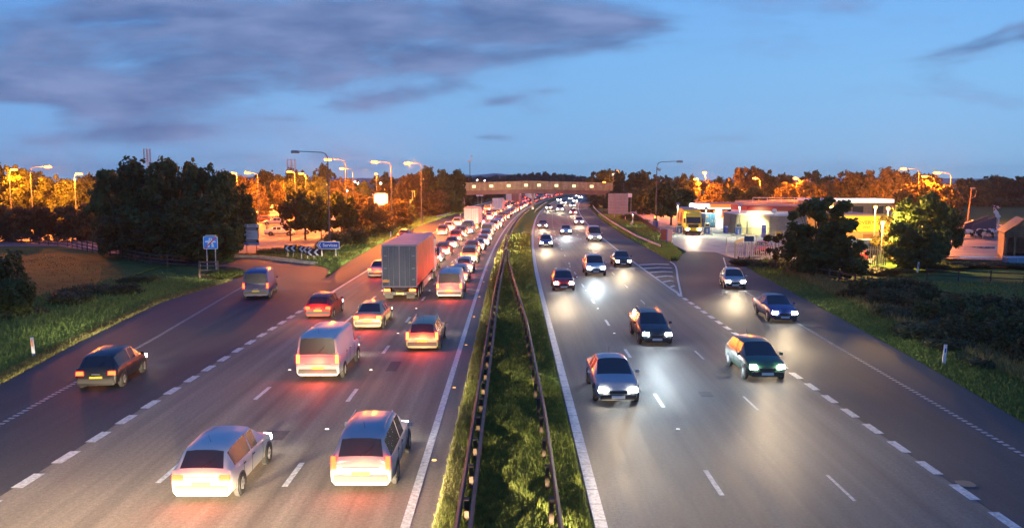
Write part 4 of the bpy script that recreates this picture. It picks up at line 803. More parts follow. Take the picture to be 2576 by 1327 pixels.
# ---- far belt behind the footbridge
k = 0
for px in range(1175, 1500, 19):
    y = 620+rng.uniform(-60, 120); top = 447-12*math.exp(-((px-1360)/95)**2)-rng.uniform(0, 3)
    treeP('low', k, F_DARK, px, y, 42, top, 'dark tree of the far belt on the horizon behind the footbridge', 'far belt of trees behind the footbridge'); k += 1
for i, (px, y, w, top) in enumerate([(1215, 330, 70, 462), (1180, 300, 50, 460), (1245, 350, 50, 470)]): treeP('low', i, F_DARK, px, y, w, top, 'dark shrub-like tree under the footbridge, left of the traffic', 'trees under the footbridge on the left')
# ---- right side
g_ = 'dark trees right of the footbridge'
for i, (px, top, w, y, f, lab) in enumerate([(1522, 424, 90, 300, F_DARK, 'tall dark tree rising behind the right end of the footbridge'), (1580, 432, 85, 245, F_GREEN, 'dark tree right behind the large blank sign back'), (1620, 430, 90, 230, F_DARK, 'dark tree left of the tall right lamp post'), (1560, 480, 80, 222, F_GREEN, 'dark tree below the right end of the footbridge'), (1615, 470, 80, 205, F_GREEN, 'dark lower tree between the sign back and the tall right lamp post'), (1690, 458, 112, 158, F_GREEN, 'round dark tree on the lawn left of the yellow lorry'), (1500, 490, 50, 262, F_DARK, 'dark shrubby tree under the right footbridge end')]): treeP('broad' if px == 1690 else 'low', i, f, px, y, w, top, lab, g_)
g_ = 'trees of the belt behind the fuel station'
for i, (px, top, w, y, f) in enumerate([(1665, 440, 60, 290, F_DARK), (1700, 446, 60, 280, F_DARK), (1733, 438, 56, 250, F_DARK), (1778, 452, 90, 196, F_RUST), (1818, 446, 60, 262, F_DARK), (1850, 452, 60, 252, F_DARK), (1880, 417, 90, 236, F_RUST), (1915, 424, 80, 240, F_GREEN), (1945, 446, 50, 270, F_DARK), (1975, 434, 50, 262, F_DARK), (2000, 455, 100, 190, F_RUST), (2040, 430, 60, 285, F_DARK), (2080, 440, 60, 250, F_DARK), (2055, 462, 70, 200, F_RUST), (1870, 470, 110, 178, F_GREEN), (2100, 452, 70, 214, F_RUST)]): treeP('low', i, f, px, y, w, top, '%s tree from the left of the belt behind the fuel station' % ORD[i], g_)
for i, (px, top, w, y, f, lab) in enumerate([(2150, 428, 110, 190, F_RUST, 'big rounded brown tree behind the yellow recovery building'), (2215, 424, 110, 186, F_RUST, 'big rounded brown tree behind the right highway lamps'), (2270, 430, 90, 192, F_RUST, 'brown tree between the two right highway lamps'), (2330, 432, 90, 186, F_RUST, 'orange-lit tree behind the rightmost highway lamp'), (2300, 458, 96, 150, F_RUST, 'bright orange round tree below the highway lamps'), (2370, 462, 100, 146, F_RUST, 'bright orange round tree at the right end of the lit group'), (2395, 500, 60, 140, F_RUST, 'lower orange-lit tree beside the farmyard')]): treeP('low', i, f, px, y, w, top, lab, 'brown and orange trees around the right highway lamps')
for i, (px, top, w, y) in enumerate([(2430, 446, 60, 280), (2462, 455, 70, 270), (2500, 440, 95, 285), (2545, 456, 70, 290), (2580, 440, 80, 280), (2620, 446, 90, 285)]): treeP('broad' if i in (2, 4) else 'low', i, F_DARK, px, y, w, top, '%s tree from the left in the dark row beyond the cow field' % ORD[i], 'dark row of trees beyond the cow field')
for i, px in enumerate([2440, 2490, 2540, 2590]): treeP('bush', i, F_DARK, px, 268, 80, 492, '%s hedge bush from the left under the dark tree row' % ORD[i], 'hedge below the dark tree row')
e = treeP('open', 1, F_DARK, 2062, 74, 210, 488, 'large airy dark tree in front of the yellow building, behind the palisade fence', 'foreground trees on the right'); treeP('low', 2, F_DARK, 2055, 74.5, 165, 560, 'dense dark lower tree in front of the yellow building', 'foreground trees on the right'); treeP('low', 1, F_DARK, 2120, 73, 120, 590, 'dark bushy tree at the right foot of the airy one', 'foreground trees on the right'); treeP('open', 0, F_RUST, 1955, 79, 90, 585, 'yellow-lit thin tree reaching over the palisade fence', 'foreground trees on the right')
treeP('open', 2, F_RUST, 2045, 84, 130, 505, 'thin see-through tree just behind the airy dark one', 'foreground trees on the right')
for px, top, w, y, f, sh, lab in [(2268, 545, 125, 90, F_RUST, 'low', 'bright yellow-lit tree beside the small lamp by the gate'), (2320, 488, 130, 86, F_DARK, 'low', 'big dark green tree right of the yellow-lit one'), (2370, 515, 100, 92, F_DARK, 'low', 'dark tree beside the farmyard entrance'), (2300, 560, 130, 80, F_DARK, 'low', 'dark low tree in front of the big dark green one')]: treeP(sh, 1, f, px, y, w, top, lab, 'trees between the recovery yard and the farm')
for k in range(64):
    y = 36+26*rng.random(); xa = rv(y)+4.4; xb = float(np.interp(y, [36, 44, 51.4, 61], [37, 34.4, 32, 29.4])); x = xa+(xb-xa)*rng.random(); h_ = rng.uniform(1.3, 1.9)
    tree('bush', k, F_BUSH if k % 3 else F_DARK, x, y, rng.uniform(2.0, 3.2), h_*1.3, 'low dark bush in the dense scrub between the right verge and the pasture fence', 'dense scrub beside the right verge', z=-.25)
for k in range(9):
    y = 46+30*rng.random(); x = lv(y)-rng.uniform(6.5, 10.5); tree('bush', k, F_BUSH if k % 3 else F_GREEN, x, y, rng.uniform(2, 3.6), rng.uniform(.9, 1.6), 'low bramble in the scrub along the crest of the left verge', 'scrub along the left verge crest', z=-.15)
g_ = 'dark hedge along the right verge'
for i, (px, y, w, top) in enumerate([(2170, 60, 120, 716), (2235, 58, 130, 712), (2270, 52, 150, 752), (2350, 50, 160, 768), (2420, 47, 170, 786), (2500, 44, 180, 800), (2580, 41, 190, 830), (2330, 45, 150, 800), (2480, 38.5, 170, 880), (2590, 37, 180, 920), (2400, 42, 150, 838), (2660, 40, 200, 850)]): treeP('bush', i, F_BUSH, px, y, w, top, '%s bush from the far end of the dark hedge along the right verge' % ORD[i], g_, base_z=-.3)
for i, (px, y, w, top) in enumerate([(1855, 84, 60, 648), (1885, 84, 60, 645), (1925, 82.5, 60, 648), (1965, 80, 60, 655), (2010, 77, 70, 668), (1990, 74, 60, 690), (2060, 72, 70, 690), (2170, 78, 80, 668), (2220, 77, 80, 668), (2265, 76, 70, 672)]): treeP('bush', i, F_RUST, px, y, w, top, '%s yellow-lit shrub from the left along the foot of the palisade fence' % ORD[i], 'yellow-lit shrubs below the palisade fence')
for i, (px, y, w, top) in enumerate([(2340, 80, 90, 660), (2400, 82, 90, 655), (2460, 83, 90, 655), (2520, 83, 90, 658), (2580, 82, 90, 660)]): treeP('bush', i, F_BUSH, px, y, w, top, '%s weedy bush from the left between pasture and farmyard' % ORD[i], 'weedy bushes before the farmyard')
for i, (px, y, w, top) in enumerate([(1585, 176, 50, 536), (1605, 168, 50, 545), (1630, 150, 40, 572), (1655, 132, 40, 590), (1672, 118, 40, 608)]): treeP('bush', i, F_BUSH, px, y, w, top, '%s shrub from the sign back along the forecourt hedge' % ORD[i], 'forecourt hedge')
# distant hills
mb = MB(); 
for (x0, x1, y, h) in [(-450, 350, 2450, 24), (-1300, -250, 2600, 17), (450, 1700, 2500, 14)]:
    n = 24; t = [(x0+(x1-x0)*i/n, y, h*(math.sin(math.pi*i/n)**.7)*(1+.12*math.sin(i*1.7))) for i in range(n+1)]; b = [(p[0], y-500, -5) for p in t]; c = [(p[0], y+450, -5) for p in t]; o_ = len(mb.v); mb.v += b+t+c
    for i in range(n):
        for q in (0, n+1): mb.f.append((o_+q+i, o_+q+i+1, o_+q+n+2+i, o_+q+n+1+i)); mb.m.append(0)
tag(mb.build('hills', mat('distant_hills', (.10, .13, .17), .9), smooth=True), kind='structure')  # bluish colour carries the fading of distance
# ------------------------------------------------------------------ footbridge
BY = 239.0; KX = BY/F_PX
def bux(u_): return ((1800+.2717*u_)/1.59-CX)*KX
CLAD = mat('stained_cladding', (.36, .37, .25), .8, vscale=.9, col2=(.17, .18, .09), stretch=(1.2, 1, .35)); BEAM = mat('bridge_beam', (.17, .13, .12), .8, var=.2, vscale=.4)
e = empty('footbridge', (0, BY, 0), 0, 'long covered footbridge with lit windows and green-stained cladding spanning both carriageways', 'footbridge')
def brz(x):   # hump: top and bottom of cladding along x
    t = (x-6.2)/(22 if x > 6.2 else 21); return -.52*abs(t)
xs_ = [bux(190), bux(700), bux(1215), bux(1800), bux(2392)]
mb = MB()
for (a, b) in zip(xs_[:-1], xs_[1:]):
    for (y0, y1, zb, zt) in ((0, .18, 5.95, 8.22), (2.6, 2.78, 5.95, 8.22), (0.001, 2.78, 8.22, 8.32)):
        vs = [(a, y0, zb+brz(a)), (b, y0, zb+brz(b)), (b, y0, zt+brz(b)), (a, y0, zt+brz(a)), (a, y1, zb+brz(a)), (b, y1, zb+brz(b)), (b, y1, zt+brz(b)), (a, y1, zt+brz(a))]; mb.add(vs, [(0, 1, 2, 3), (5, 4, 7, 6), (3, 2, 6, 7), (0, 4, 5, 1)] + ([(0, 3, 7, 4)] if a == xs_[0] else []) + ([(1, 5, 6, 2)] if b == xs_[-1] else []))
mb.build('cladding', CLAD, e)
mb = MB()
for (a, b) in zip(xs_[:-1], xs_[1:]):
    b = min(b, bux(2350))
    for (y0, y1) in ((.22, 2.5),):
        zb, zt = 4.72, 5.94
        vs = [(a, y0, zb+brz(a)), (b, y0, zb+brz(b)), (b, y0, zt+brz(b)), (a, y0, zt+brz(a)), (a, y1, zb+brz(a)), (b, y1, zb+brz(b)), (b, y1, zt+brz(b)), (a, y1, zt+brz(a))]; mb.add(vs, [(0, 1, 2, 3), (5, 4, 7, 6), (3, 2, 6, 7), (0, 4, 5, 1), (0, 3, 7, 4), (1, 5, 6, 2)])
mb.build('beam', BEAM, e)
mb = MB(); mb.bx(bux(1200), bux(1236), .6, 2.0, -.2, 4.70); mb.build('pier', mat('pier_concrete', (.30, .24, .22), .8, var=.15), e)
mb = MB(); mb.bx(bux(175)-1.2, bux(205)+.2, .3, 2.4, -.2, 4.5); mb.build('end_support', BEAM, e); mb = MB(); mb.bx(bux(2330), bux(2380), .3, 2.4, -.2, 4.2); mb.build('end_support', BEAM, e)
WLIT = mat('lit_window', (.8, .8, .5), .3, emit=(.85, .92, .42), es=1.15); WDIM = mat('dim_window', (.22, .23, .17), .4, var=.3, vscale=3); FR = mat('window_frame', (.35, .35, .28), .6)
lit = [355, 609, 863, 1118, 1308, 1563, 1822, 2080]; dim = [228, 482, 736, 990, 1435, 1692, 1950, 2208]
for u_ in lit+dim:
    x = bux(u_); z = 7.13+brz(x); mb = MB(); w_, h_ = (1.02, .74)
    for q in ((x-w_/2-.07, x-w_/2, z-h_/2-.07, z+h_/2+.07), (x+w_/2, x+w_/2+.07, z-h_/2-.07, z+h_/2+.07), (x-w_/2, x+w_/2, z+h_/2, z+h_/2+.07), (x-w_/2, x+w_/2, z-h_/2-.07, z-h_/2)): mb.bx(q[0], q[1], -.04, .0, q[2], q[3])
    f = mb.build('window', FR, e); mb = MB(); mb.bx(x-w_/2, x+w_/2, -.02, -.003, z-h_/2, z+h_/2); mb.build('pane', WLIT if u_ in lit else WDIM, f)
    if u_ in dim and u_ > 1300: mb = MB(); mb.prism_xz([(x+.34*math.cos(t*.5236), z+.17*math.sin(t*.5236)) for t in range(12)], -.03, -.021); mb.build('emblem', GREYB, f)
mb = MB()
for u_ in [292, 418, 545, 672, 799, 927, 1054, 1160, 1215, 1370, 1500, 1628, 1757, 1886, 2015, 2144, 2270]: x = bux(u_); mb.bx(x-.025, x+.025, -.012, -.002, 6.0+brz(x), 8.2+brz(x))
mb.build('panel_joint', mat('joint', (.12, .10, .06), .8), e)

# ------------------------------------------------------------------ lamp posts
def lamp_post(px, y, top, arm_px, head_z=None, lit=True, watts=2500, label='', x=None, pole=POLE, group='highway lamp posts', base_z=0):
    X0 = WX(px, y); _, H = WP(px, top, y); ax = arm_px*y/F_PX; s = 1 if ax > 0 else -1
    e = empty('street_lamp', (X0, y, base_z), 0, label, 'street lamp', group)
    mb = MB(); mb.tube([(0, 0, -.1), (0, 0, H*.35), (0, 0, H-1.0)], [.13, .10, .07], 10); mb.tube([(0, 0, -.1), (0, 0, 1.4)], .15, 10); mb.build('pole', pole, e, smooth=40)
    if abs(ax) > .1:
        a_ = abs(ax); mb = MB(); pts_ = [(0, 0, H-1.0)]+[(s*.7*(1-math.cos(t)), 0, H-1.0+.85*math.sin(t)) for t in (.5, 1.0, 1.5708)]+[(s*(a_-.45), 0, H-.02)]; mb.tube(pts_, [.065, .06, .055, .05, .04], 8); mb.build('arm', pole, e, smooth=40); hx = s*(a_-.1)
    else: hx = 0
    mb = MB(); mb.box((hx, 0, H+.03), (1.05 if abs(ax) > .1 else .5, .34, .14), ry=-s*.05, taper=.7); hd = mb.build('lamp_head', STEEL, e)
    mb = MB(); mb.box((hx, -.02, H-.15), (1.0 if abs(ax) > .1 else .5, .42, .22)); mb.build('lamp_lens', SODIUM if lit else mat('unlit_lens', (.30, .26, .22), .2), e)
    if lit: light('SPOT', 'sodium_light', (X0+hx, y-.05, H-.30), watts*7.5, SODC, size=.3, rot=(0, 0, 0), cone=R(172), blend=.25); light('POINT', 'sodium_light', (X0+hx, y-.4, H-.5), watts*(5 if px < 300 else 3.8), SODC, size=.35)
    return e
LP_ = [(828, 100, 380, -82, False, 0, 'tall lamp post with an unlit head beside the Services sign'), (873, 124, 399, -46, True, 5200, 'lit lamp post just right of the tall unlit one'), (890, 205, 423, -28, True, 5000, 'lit lamp post behind the one right of the unlit post'),
       (986, 143, 406, -42, True, 5200, 'lit lamp post left of the big orange tree, behind the round cream sign'), (1061, 158, 409, -36, True, 5600, 'lit lamp post in front of the big orange tree'), (83, 140, 418, 48, True, 5200, 'lit lamp post with its arm to the right, behind the far left field'), (193, 146, 435, 14, True, 4200, 'lit lamp post right of the far left one, against the glowing trees'),
       (30, 146, 425, 15, True, 3500, 'small lit lamp at the far left edge of the glowing trees'), (652, 165, 433, -26, True, 4600, 'lit lamp post above the parking notice'), (600, 176, 434, -8, True, 4600, 'lit lamp showing just right of the big dark clump'), (745, 186, 430, -14, True, 5200, 'lit lamp among the glowing trees below the left radio mast'), (772, 180, 435, -12, True, 5200, 'lit lamp in the brightest glowing tree of the car park'), (949, 210, 436, 0, True, 3500, 'small lit post-top lamp between the highway lamps'),
       (1650, 137, 405, 58, False, 0, 'tall lamp post with an unlit head at the edge of the fuel forecourt'), (2250, 0, 0, 0, 0, 0, ''), (2306, 158, 423, -42, True, 5200, 'lit highway lamp with its arm to the left above the recovery yard'), (2386, 148, 433, -38, True, 5200, 'rightmost lit highway lamp with its arm to the left'), (2345, 168, 442, -26, True, 4200, 'lit lamp between the two right highway lamps'),
       (1755, 192, 449, -8, True, 4600, 'lit lamp low among the trees left of the canopy'), (1772, 235, 433, -4, True, 7000, 'brightest starlike lamp above the fuel station canopy'), (1909, 186, 447, -14, True, 4600, 'lit lamp behind the fuel shop'), (2008, 192, 447, -12, True, 4600, 'lit lamp right of the one behind the fuel shop'), (1556, 290, 428, -3, True, 1200, 'small amber lamp above the dark trees right of the footbridge'), (1521, 285, 457, -3, True, 1200, 'small amber lamp peeking over the right footbridge end'), (1541, 280, 437, 0, True, 900, 'tiny amber lamp in the dark trees right of the footbridge')]
for px, y, top, arm, lit_, w_, lab in LP_:
    if y: lamp_post(px, y, top, arm, lit=lit_, watts=w_, label=lab)
for o in [o for o in COL.objects if o.get('label', '').startswith('tall lamp post with an unlit head at the edge')]:
    mb = MB(); mb.box((.35, 0, 10.4), (.6, .3, .35), ry=.3); mb.build('floodlight', STEEL, o)
def small_lamp(px, y, top, watts, col_, mat_, label, group, kind_='globe'):
    x, z = WP(px, top, y); e = empty('lamp', (x, y, 0), 0, label, 'lamp', group); mb = MB(); mb.tube([(0, 0, 0), (0, 0, z-.1)], .05, 8); mb.build('pole', STEEL, e)
    mb = MB(); mb.tube([(0, 0, z-.15), (0, 0, z-.05), (0, 0, z+.1), (0, 0, z+.18)], [.08, .2, .2, .1], 10); mb.build('lantern', mat_, e)
    if watts: light('POINT', 'lantern_light', (x, y-.35, z-.1), watts, col_, size=.2)
    return e
g_ = 'small lanterns around the services'
for px, y, top, w_, c_, m_, lab in [(900, 260, 461, 900, (1, .85, .6), WHITEL, 'white lantern above the roofs right of the lit lamp posts'), (893, 280, 457, 0, (1, 1, 1), WHITEL, 'tiny white lantern left of the other white ones'), (958, 250, 461, 900, (1, .9, .7), WHITEL, 'white lantern left of the highway lamp pole'), (872, 200, 480, 1500, (1, .8, .5), WHITEL, 'white lantern low behind the second lamp post'), (966, 200, 476, 900, (1, .7, .3), AMBER, 'warm lantern above the round cream sign'), (984, 205, 481, 1200, (1, .85, .5), WHITEL, 'lantern right of the round cream sign'),
     (1200, 420, 453, 0, (1, 1, 1), WHITEL, 'left lantern of the pair above the footbridge'), (1219, 420, 454, 0, (1, 1, 1), WHITEL, 'right lantern of the pair above the footbridge'), (820, 135, 507, 900, (1, .6, .2), AMBER, 'small warm lantern on the car park edge by the unlit post'), (1649, 180, 546, 500, (1, .55, .2), AMBER, 'small amber lantern on the lawn behind the unlit forecourt lamp post'),
     (2090, 92, 519, 5200, (1, .62, .15), SODIUM, 'lantern shining through the airy dark tree'), (2202, 98, 521, 5000, (1, .5, .08), SODIUM, 'left lantern on the yellow recovery building'), (2234, 97, 524, 5000, (1, .5, .08), SODIUM, 'right lantern on the yellow recovery building'), (2220, 86.5, 560, 11000, (1, .55, .12), SODIUM, 'lantern by the palisade gate lighting the yellow tree')]: small_lamp(px, y, top, w_, c_, m_, lab, g_)
# gooseneck flood posts at the pumps
def pump_post(px, y, top, label, lit=True, w_=900):
    x, z = WP(px, top, y); e = empty('flood_post', (x, y, 0), 0, label, 'lamp post', 'floodlight posts on the forecourt'); mb = MB(); mb.tube([(0, 0, 0), (0, 0, z)], .055, 8); mb.build('pole', STEEL, e)
    mb = MB(); mb.box((.0, -.2, z+.05), (.45, .5, .16), rx=.5); mb.build('floodlight', STEEL, e)
    if lit: light('SPOT', 'flood', (x, y-.1, z-.25), w_, (.88, 1.0, .66), None, (R(-8), 0, 0), .15, R(130), .8)
for a in [(1705, 131, 514, 'floodlight post beside the left fuel pump', True, 2600), (1776, 130.5, 524, 'floodlight post beside the right fuel pump', True, 2600), (1740, 165, 484, 'tall thin post behind the yellow lorry', False), (1592, 150, 535, 'short floodlight post behind the forecourt hedge', True, 1200), (1861, 124, 516, 'floodlight post before the fuel shop', True, 3000)]: pump_post(*a)
light('SPOT', 'shop_wall_fill', (38.2, 128.2, 3.05), 1600, (.95, 1, .55), None, (R(25), 0, 0), .2, R(150), .8)  # added fill spot without a fitting, brightens the shop wall
light('SPOT', 'shop_wall_fill', (36.0, 129.0, 4.2), 1900, (.95, 1, .5), None, (R(48), 0, R(-55)), .2, R(100), .8)  # second added fill spot for the shop wall, hanging free
# ------------------------------------------------------------------ signs
def post(mb, x, y, z0, z1, r=.04): mb.tube([(x, y, z0), (x, y, z1)], r, 8)
def rrect(x0, x1, z0, z1, r=.12, n=4):
    P = []
    for cx_, cz_, a0 in ((x1-r, z1-r, 0), (x0+r, z1-r, 90), (x0+r, z0+r, 180), (x1-r, z0+r, 270)):
        for i in range(n+1): a = R(a0+90*i/n); P.append((cx_+r*math.cos(a), cz_+r*math.sin(a)))
    return P
# end of motorway sign
x0, z0 = WP(512, 626, 77.5); x1, z1 = WP(547, 594, 77.5)
e = empty('motorway_sign', ((x0+x1)/2, 77.5, 0), 0, 'blue end of motorway sign with a red diagonal bar on two posts', 'road sign'); hw, hh_ = (x1-x0)/2, (z1-z0)/2; zc = (z0+z1)/2
mb = MB(); mb.prism_xz(rrect(-hw, hw, zc-hh_, zc+hh_, .1), -.02, .02); mb.build('board', WHITE, e)
mb = MB(); mb.prism_xz(rrect(-hw+.05, hw-.05, zc-hh_+.05, zc+hh_-.05, .08), -.026, -.0205); mb.build('face', mat('sign_blue_as_lit', (.05, .26, .75), .35), e)  # brighter copy of the sign blue, lamplight put into the colour
mb = MB()
for s in (-1, 1):
    mb.prism_xz([(s*.10, zc-.42), (s*.36, zc-.42), (s*.22, zc+.02), (s*.08, zc+.02)][::s], -.031, -.027); mb.prism_xz([(s*.05, zc+.2), (s*.16, zc+.2), (s*.12, zc+.45), (s*.04, zc+.45)][::s], -.031, -.027)
mb.prism_xz([(-.5, zc+.03), (.5, zc+.03), (.5, zc+.11), (.42, zc+.18), (-.42, zc+.18), (-.5, zc+.11)], -.031, -.027); mb.build('motorway_symbol', WHITE, e)
mb = MB(); mb.prism_xz([(-hw+.08, zc-hh_+.08), (-hw+.2, zc-hh_+.06), (hw-.08, zc+hh_-.1), (hw-.2, zc+hh_-.06)], -.036, -.032); mb.build('red_bar', mat('sign_red_as_lit', (.7, .05, .04), .4), e)  # brighter copy of the sign red, its lit look put into the colour
mb = MB(); mb.bx(-hw+.25, hw-.15, -.1, .1, zc+hh_+.0, zc+hh_+.12); mb.build('sign_light', STEEL, e)
for s in (-1, 1): mb = MB(); post(mb, s*hw*.6, .06, -.1, zc+hh_-.1, .05); mb.build('post', STEEL, e)
# timber frame in front of its feet
xa, za = WP(503, 690, 73.8); xb, _ = WP(548, 690, 73.8)
e = empty('timber_rail', (xa, 73.8, 0), 0, 'short four-rail timber fence at the foot of the end of motorway sign', 'fence')
for x in (0, xb-xa): mb = MB(); mb.bx(x-.07, x+.07, -.07, .07, -.1, 1.45); mb.build('post', WOOD, e)
for z in (.2, .6, 1.0, 1.35): mb = MB(); mb.bx(-.1, xb-xa+.1, -.1, -.071, z-.06, z+.06); mb.build('rail', WOOD, e)
# parking notice
PY = 95.5; x0, z0 = WP(612, 615, PY); x1, z1 = WP(651, 564, PY); w_ = x1-x0; h_ = z1-z0
e = empty('parking_notice', ((x0+x1)/2, PY, 0), 0, 'tall red and black parking notice with a white header reading FREE PARKING FOR 2 HOURS', 'sign')
mb = MB(); mb.bx(-w_/2+.06, w_/2-.06, -.03, .03, z0, z1); mb.build('board', mat('dark_red_board', (.16, .015, .03), .4), e)
mb = MB(); mb.prism_xz(rrect(-w_/2, w_/2, z1-.36, z1+.02, .05), -.06, .05); mb.build('header', WHITE, e)
mb = MB(); mb.bx(-w_/2+.18, w_/2-.18, -.045, -.031, z0+.3, z1-.4); mb.build('panel', BLACK, e)
mb = MB(); mb.prism_xz(rrect(-w_/2+.12, w_/2-.12, z0+.58, z1-.66, .08), -.055, -.046); mb.build('text_panel', mat('pale_panel', (.62, .66, .74), .4), e)
mb = MB(); mb.bx(-w_/2+.04, w_/2-.02, -.06, -.031, z0-.02, z0+.26); mb.build('footer', mat('footer_blue', (.30, .45, .68), .4), e)
mb = MB(); mb.bx(-w_/2+.26, -w_/2+.48, -.07, -.0605, z1-.31, z1-.04); mb.build('symbol_plate', BLUE, e)
text_obj('P', .26, WHITE, e, -w_/2+.37, -.072, z1-.175, .008); text_obj('FREE PARKING\nFOR 2 HOURS', .145, mat('navy_ink', (.03, .06, .2), .5), e, .22, -.064, z1-.17, .004)
mb = MB(); g2 = random.Random(3)
for k in range(9): z = z1-.78-k*.085; a = -w_/2+.22; mb.bx(a, a+g2.uniform(.4, 1.1), -.06, -.0555, z-.012, z+.012)
mb.build('small_print', mat('print_grey', (.22, .25, .32), .6), e); mb = MB(); mb.bx(w_/2-.42, w_/2-.2, -.062, -.0555, z1-.82, z1-.72); mb.build('yellow_tag', PLATE_Y, e)
mb = MB()
for z in (z1-.46, z1-.56, z0+.47, z0+.37): mb.bx(-w_/2+.3+.1*(z % .2 > .1), w_/2-.3, -.05, -.0455, z-.02, z+.02)
mb.build('white_print', WHITE, e); mb = MB(); mb.prism_xz(rrect(-w_/2+.1, -w_/2+.55, z0+.04, z0+.2, .07), -.066, -.0605); mb.build('emblem', BLUE, e)
for s in (-1, 1): mb = MB(); post(mb, s*w_*.3, .08, -.1, z1-.1, .045); mb.build('post', mat('red_post', (.2, .03, .03), .5), e)
# Services direction sign
SY = 92.0; x0, z0 = WP(797, 626, SY); x1, z1 = WP(854, 607, SY); w_ = x1-x0; zc = (z0+z1)/2; hh_ = (z1-z0)/2
e = empty('direction_sign', (x0, SY, 0), 0, 'blue direction sign reading Services with a white border and a pointed left end', 'road sign')
mb = MB(); mb.prism_xz([(0, zc), (.28, zc-hh_), (w_-.05, zc-hh_), (w_, zc-hh_+.05), (w_, zc+hh_-.05), (w_-.05, zc+hh_), (.28, zc+hh_)], -.02, .02); mb.build('border', WHITE, e)
mb = MB(); mb.prism_xz([(.08, zc), (.32, zc-hh_+.07), (w_-.08, zc-hh_+.07), (w_-.08, zc+hh_-.07), (.32, zc+hh_-.07)], -.027, -.0205); mb.build('face', BLUE, e)
mb = MB(); mb.prism_xz([(.16, zc), (.38, zc-.26), (.5, zc-.26), (.34, zc), (.5, zc+.26), (.38, zc+.26)], -.032, -.028); mb.build('arrow', WHITE, e); text_obj('Services', .50, WHITE, e, .5+(w_-.5)/2-.03, -.031, zc, .012)
mb = MB(); mb.bx(.45, .75, -.15, .1, zc+hh_, zc+hh_+.09); mb.bx(w_-.75, w_-.45, -.15, .1, zc+hh_, zc+hh_+.09); mb.build('sign_light', STEEL, e)
for q in (.55, w_-.45): mb = MB(); post(mb, q, .06, -.1, zc+hh_-.06, .05); mb.tube([(q, .06, -.1), (q, .06, .8)], .075, 8); mb.build('post', STEEL, e)
# chevron boards
CH = [(722, 624, 1), (740, 624, 1), (757, 626, 1), (772, 629, 1), (777, 632, 0), (790, 635, 0), (796, 636, 0)]
for i, (px, py, pale) in enumerate([(723, 624, 1), (737, 624, 1), (758, 626, 1), (773, 628, 1), (789, 634, 1)]):
    y = [90.6, 90.3, 89.6, 88.9, 88][i]; x, z = WP(px, py, y); wide = 1.55 if i == 4 else (.95 if i == 3 else .66); e = empty('chevron_sign', (x, y, 0), 0, '%s black and white chevron board from the left on bend%s' % (ORD[i], ', the widest with arrows' if i == 4 else ''), 'road sign', 'chevron boards on the bend')
    mb = MB(); mb.bx(-wide/2, wide/2, -.015, .015, z-.36, z+.36); mb.build('board', BLACK, e)
    for q in ([-.42, .28] if i == 4 else ([-.22, .2] if i == 3 else [0])): mb = MB(); mb.prism_xz([(q-.26, z), (q+.04, z-.33), (q+.28, z-.33), (q-.02, z), (q+.28, z+.33), (q+.04, z+.33)], -.022, -.0155); mb.build('chevron', WHITE, e)
    mb = MB(); post(mb, 0, .05, -.1, z+.3, .04); mb.build('post', STEEL, e)
# round cream sign
x0, z0 = WP(942, 515, 152); x1, z1 = WP(975, 486, 152); e = empty('lit_sign', ((x0+x1)/2, 152, 0), 0, 'blank cream rounded sign glowing on a single pole above the bushes', 'sign'); hw = (x1-x0)/2
mb = MB(); mb.prism_xz(rrect(-hw, hw, z0, z1, .55, 6), -.15, .15); mb.build('sign_box', mat('cream_lit', (.8, .75, .6), .4, emit=(1, .84, .55), es=1.0), e); mb = MB(); mb.prism_xz(rrect(-hw-.05, hw+.05, z0-.05, z1+.05, .58, 6), -.1, .14); mb.build('rim', STEEL, e); mb = MB(); post(mb, 0, 0, -.1, z0+.05, .14); mb.build('pole', POLE, e)
# banners
for (pa, pb, ta, tb, y, m1, m2, lab, s) in [(1031, 1044, 479, 518, 196, mat('glowing_yellow_banner', (.8, .62, .12), .5, emit=(1, .7, .12), es=.5), WHITE, 'tall yellow and white banner on a pole by the timber fence', .5), (1048, 1058, 479, 509, 206, mat('pale_banner', (.6, .45, .35), .6), mat('banner_red', (.5, .03, .03), .5), 'tall red and cream banner right of the yellow one', .5)]:  # yellow cloth given emission, though the banner is no lamp
    x0, z0 = WP(pa, tb, y); x1, z1 = WP(pb, ta, y); e = empty('banner', (x0, y, 0), 0, lab, 'banner', 'banners by the services'); w_ = x1-x0
    mb = MB()
    n = 8; A = [(0+w_*i/n, .05*math.sin(i*1.1), 0) for i in range(n+1)]; mb.v = [(p[0], p[1], z0) for p in A]+[(p[0], p[1]+.02, z1) for p in A]+[(p[0], p[1]+.03, z0) for p in A]+[(p[0], p[1]+.05, z1) for p in A]
    for i in range(n): mb.f += [(i, i+1, n+2+i, n+1+i), (2*n+2+i, 3*n+3+i, 3*n+4+i, 2*n+3+i)]; mb.m += [0, 0]
    mb.build('cloth', m1, e); mb = MB(); mb.v = [(w_*.15, -.07, z0+.2*(z1-z0)), (w_*.15+w_*.7, -.07, z0+.2*(z1-z0)), (w_*.85, -.065, z1-.1*(z1-z0)), (w_*.15, -.065, z1-.1*(z1-z0))]; mb.m = []
    mb.v = []; g2 = random.Random(5)
    for k in range(7): zz = z0+(z1-z0)*(.16+.11*k); mb.box((w_*.5+.12*math.sin(k*2), -.07, zz), (w_*.55, .012, (z1-z0)*.055), ry=.35*(-1)**k)
    mb.build('pattern', m2, e); mb = MB(); post(mb, -.08, 0, 0, z1+.1, .07); mb.build('pole', STEEL, e); mb = MB(); mb.bx(-.1, w_+.05, -.02, .05, z1, z1+.05); mb.bx(-.1, w_+.05, -.02, .05, z0-.05, z0); mb.build('crossbar', STEEL, e)
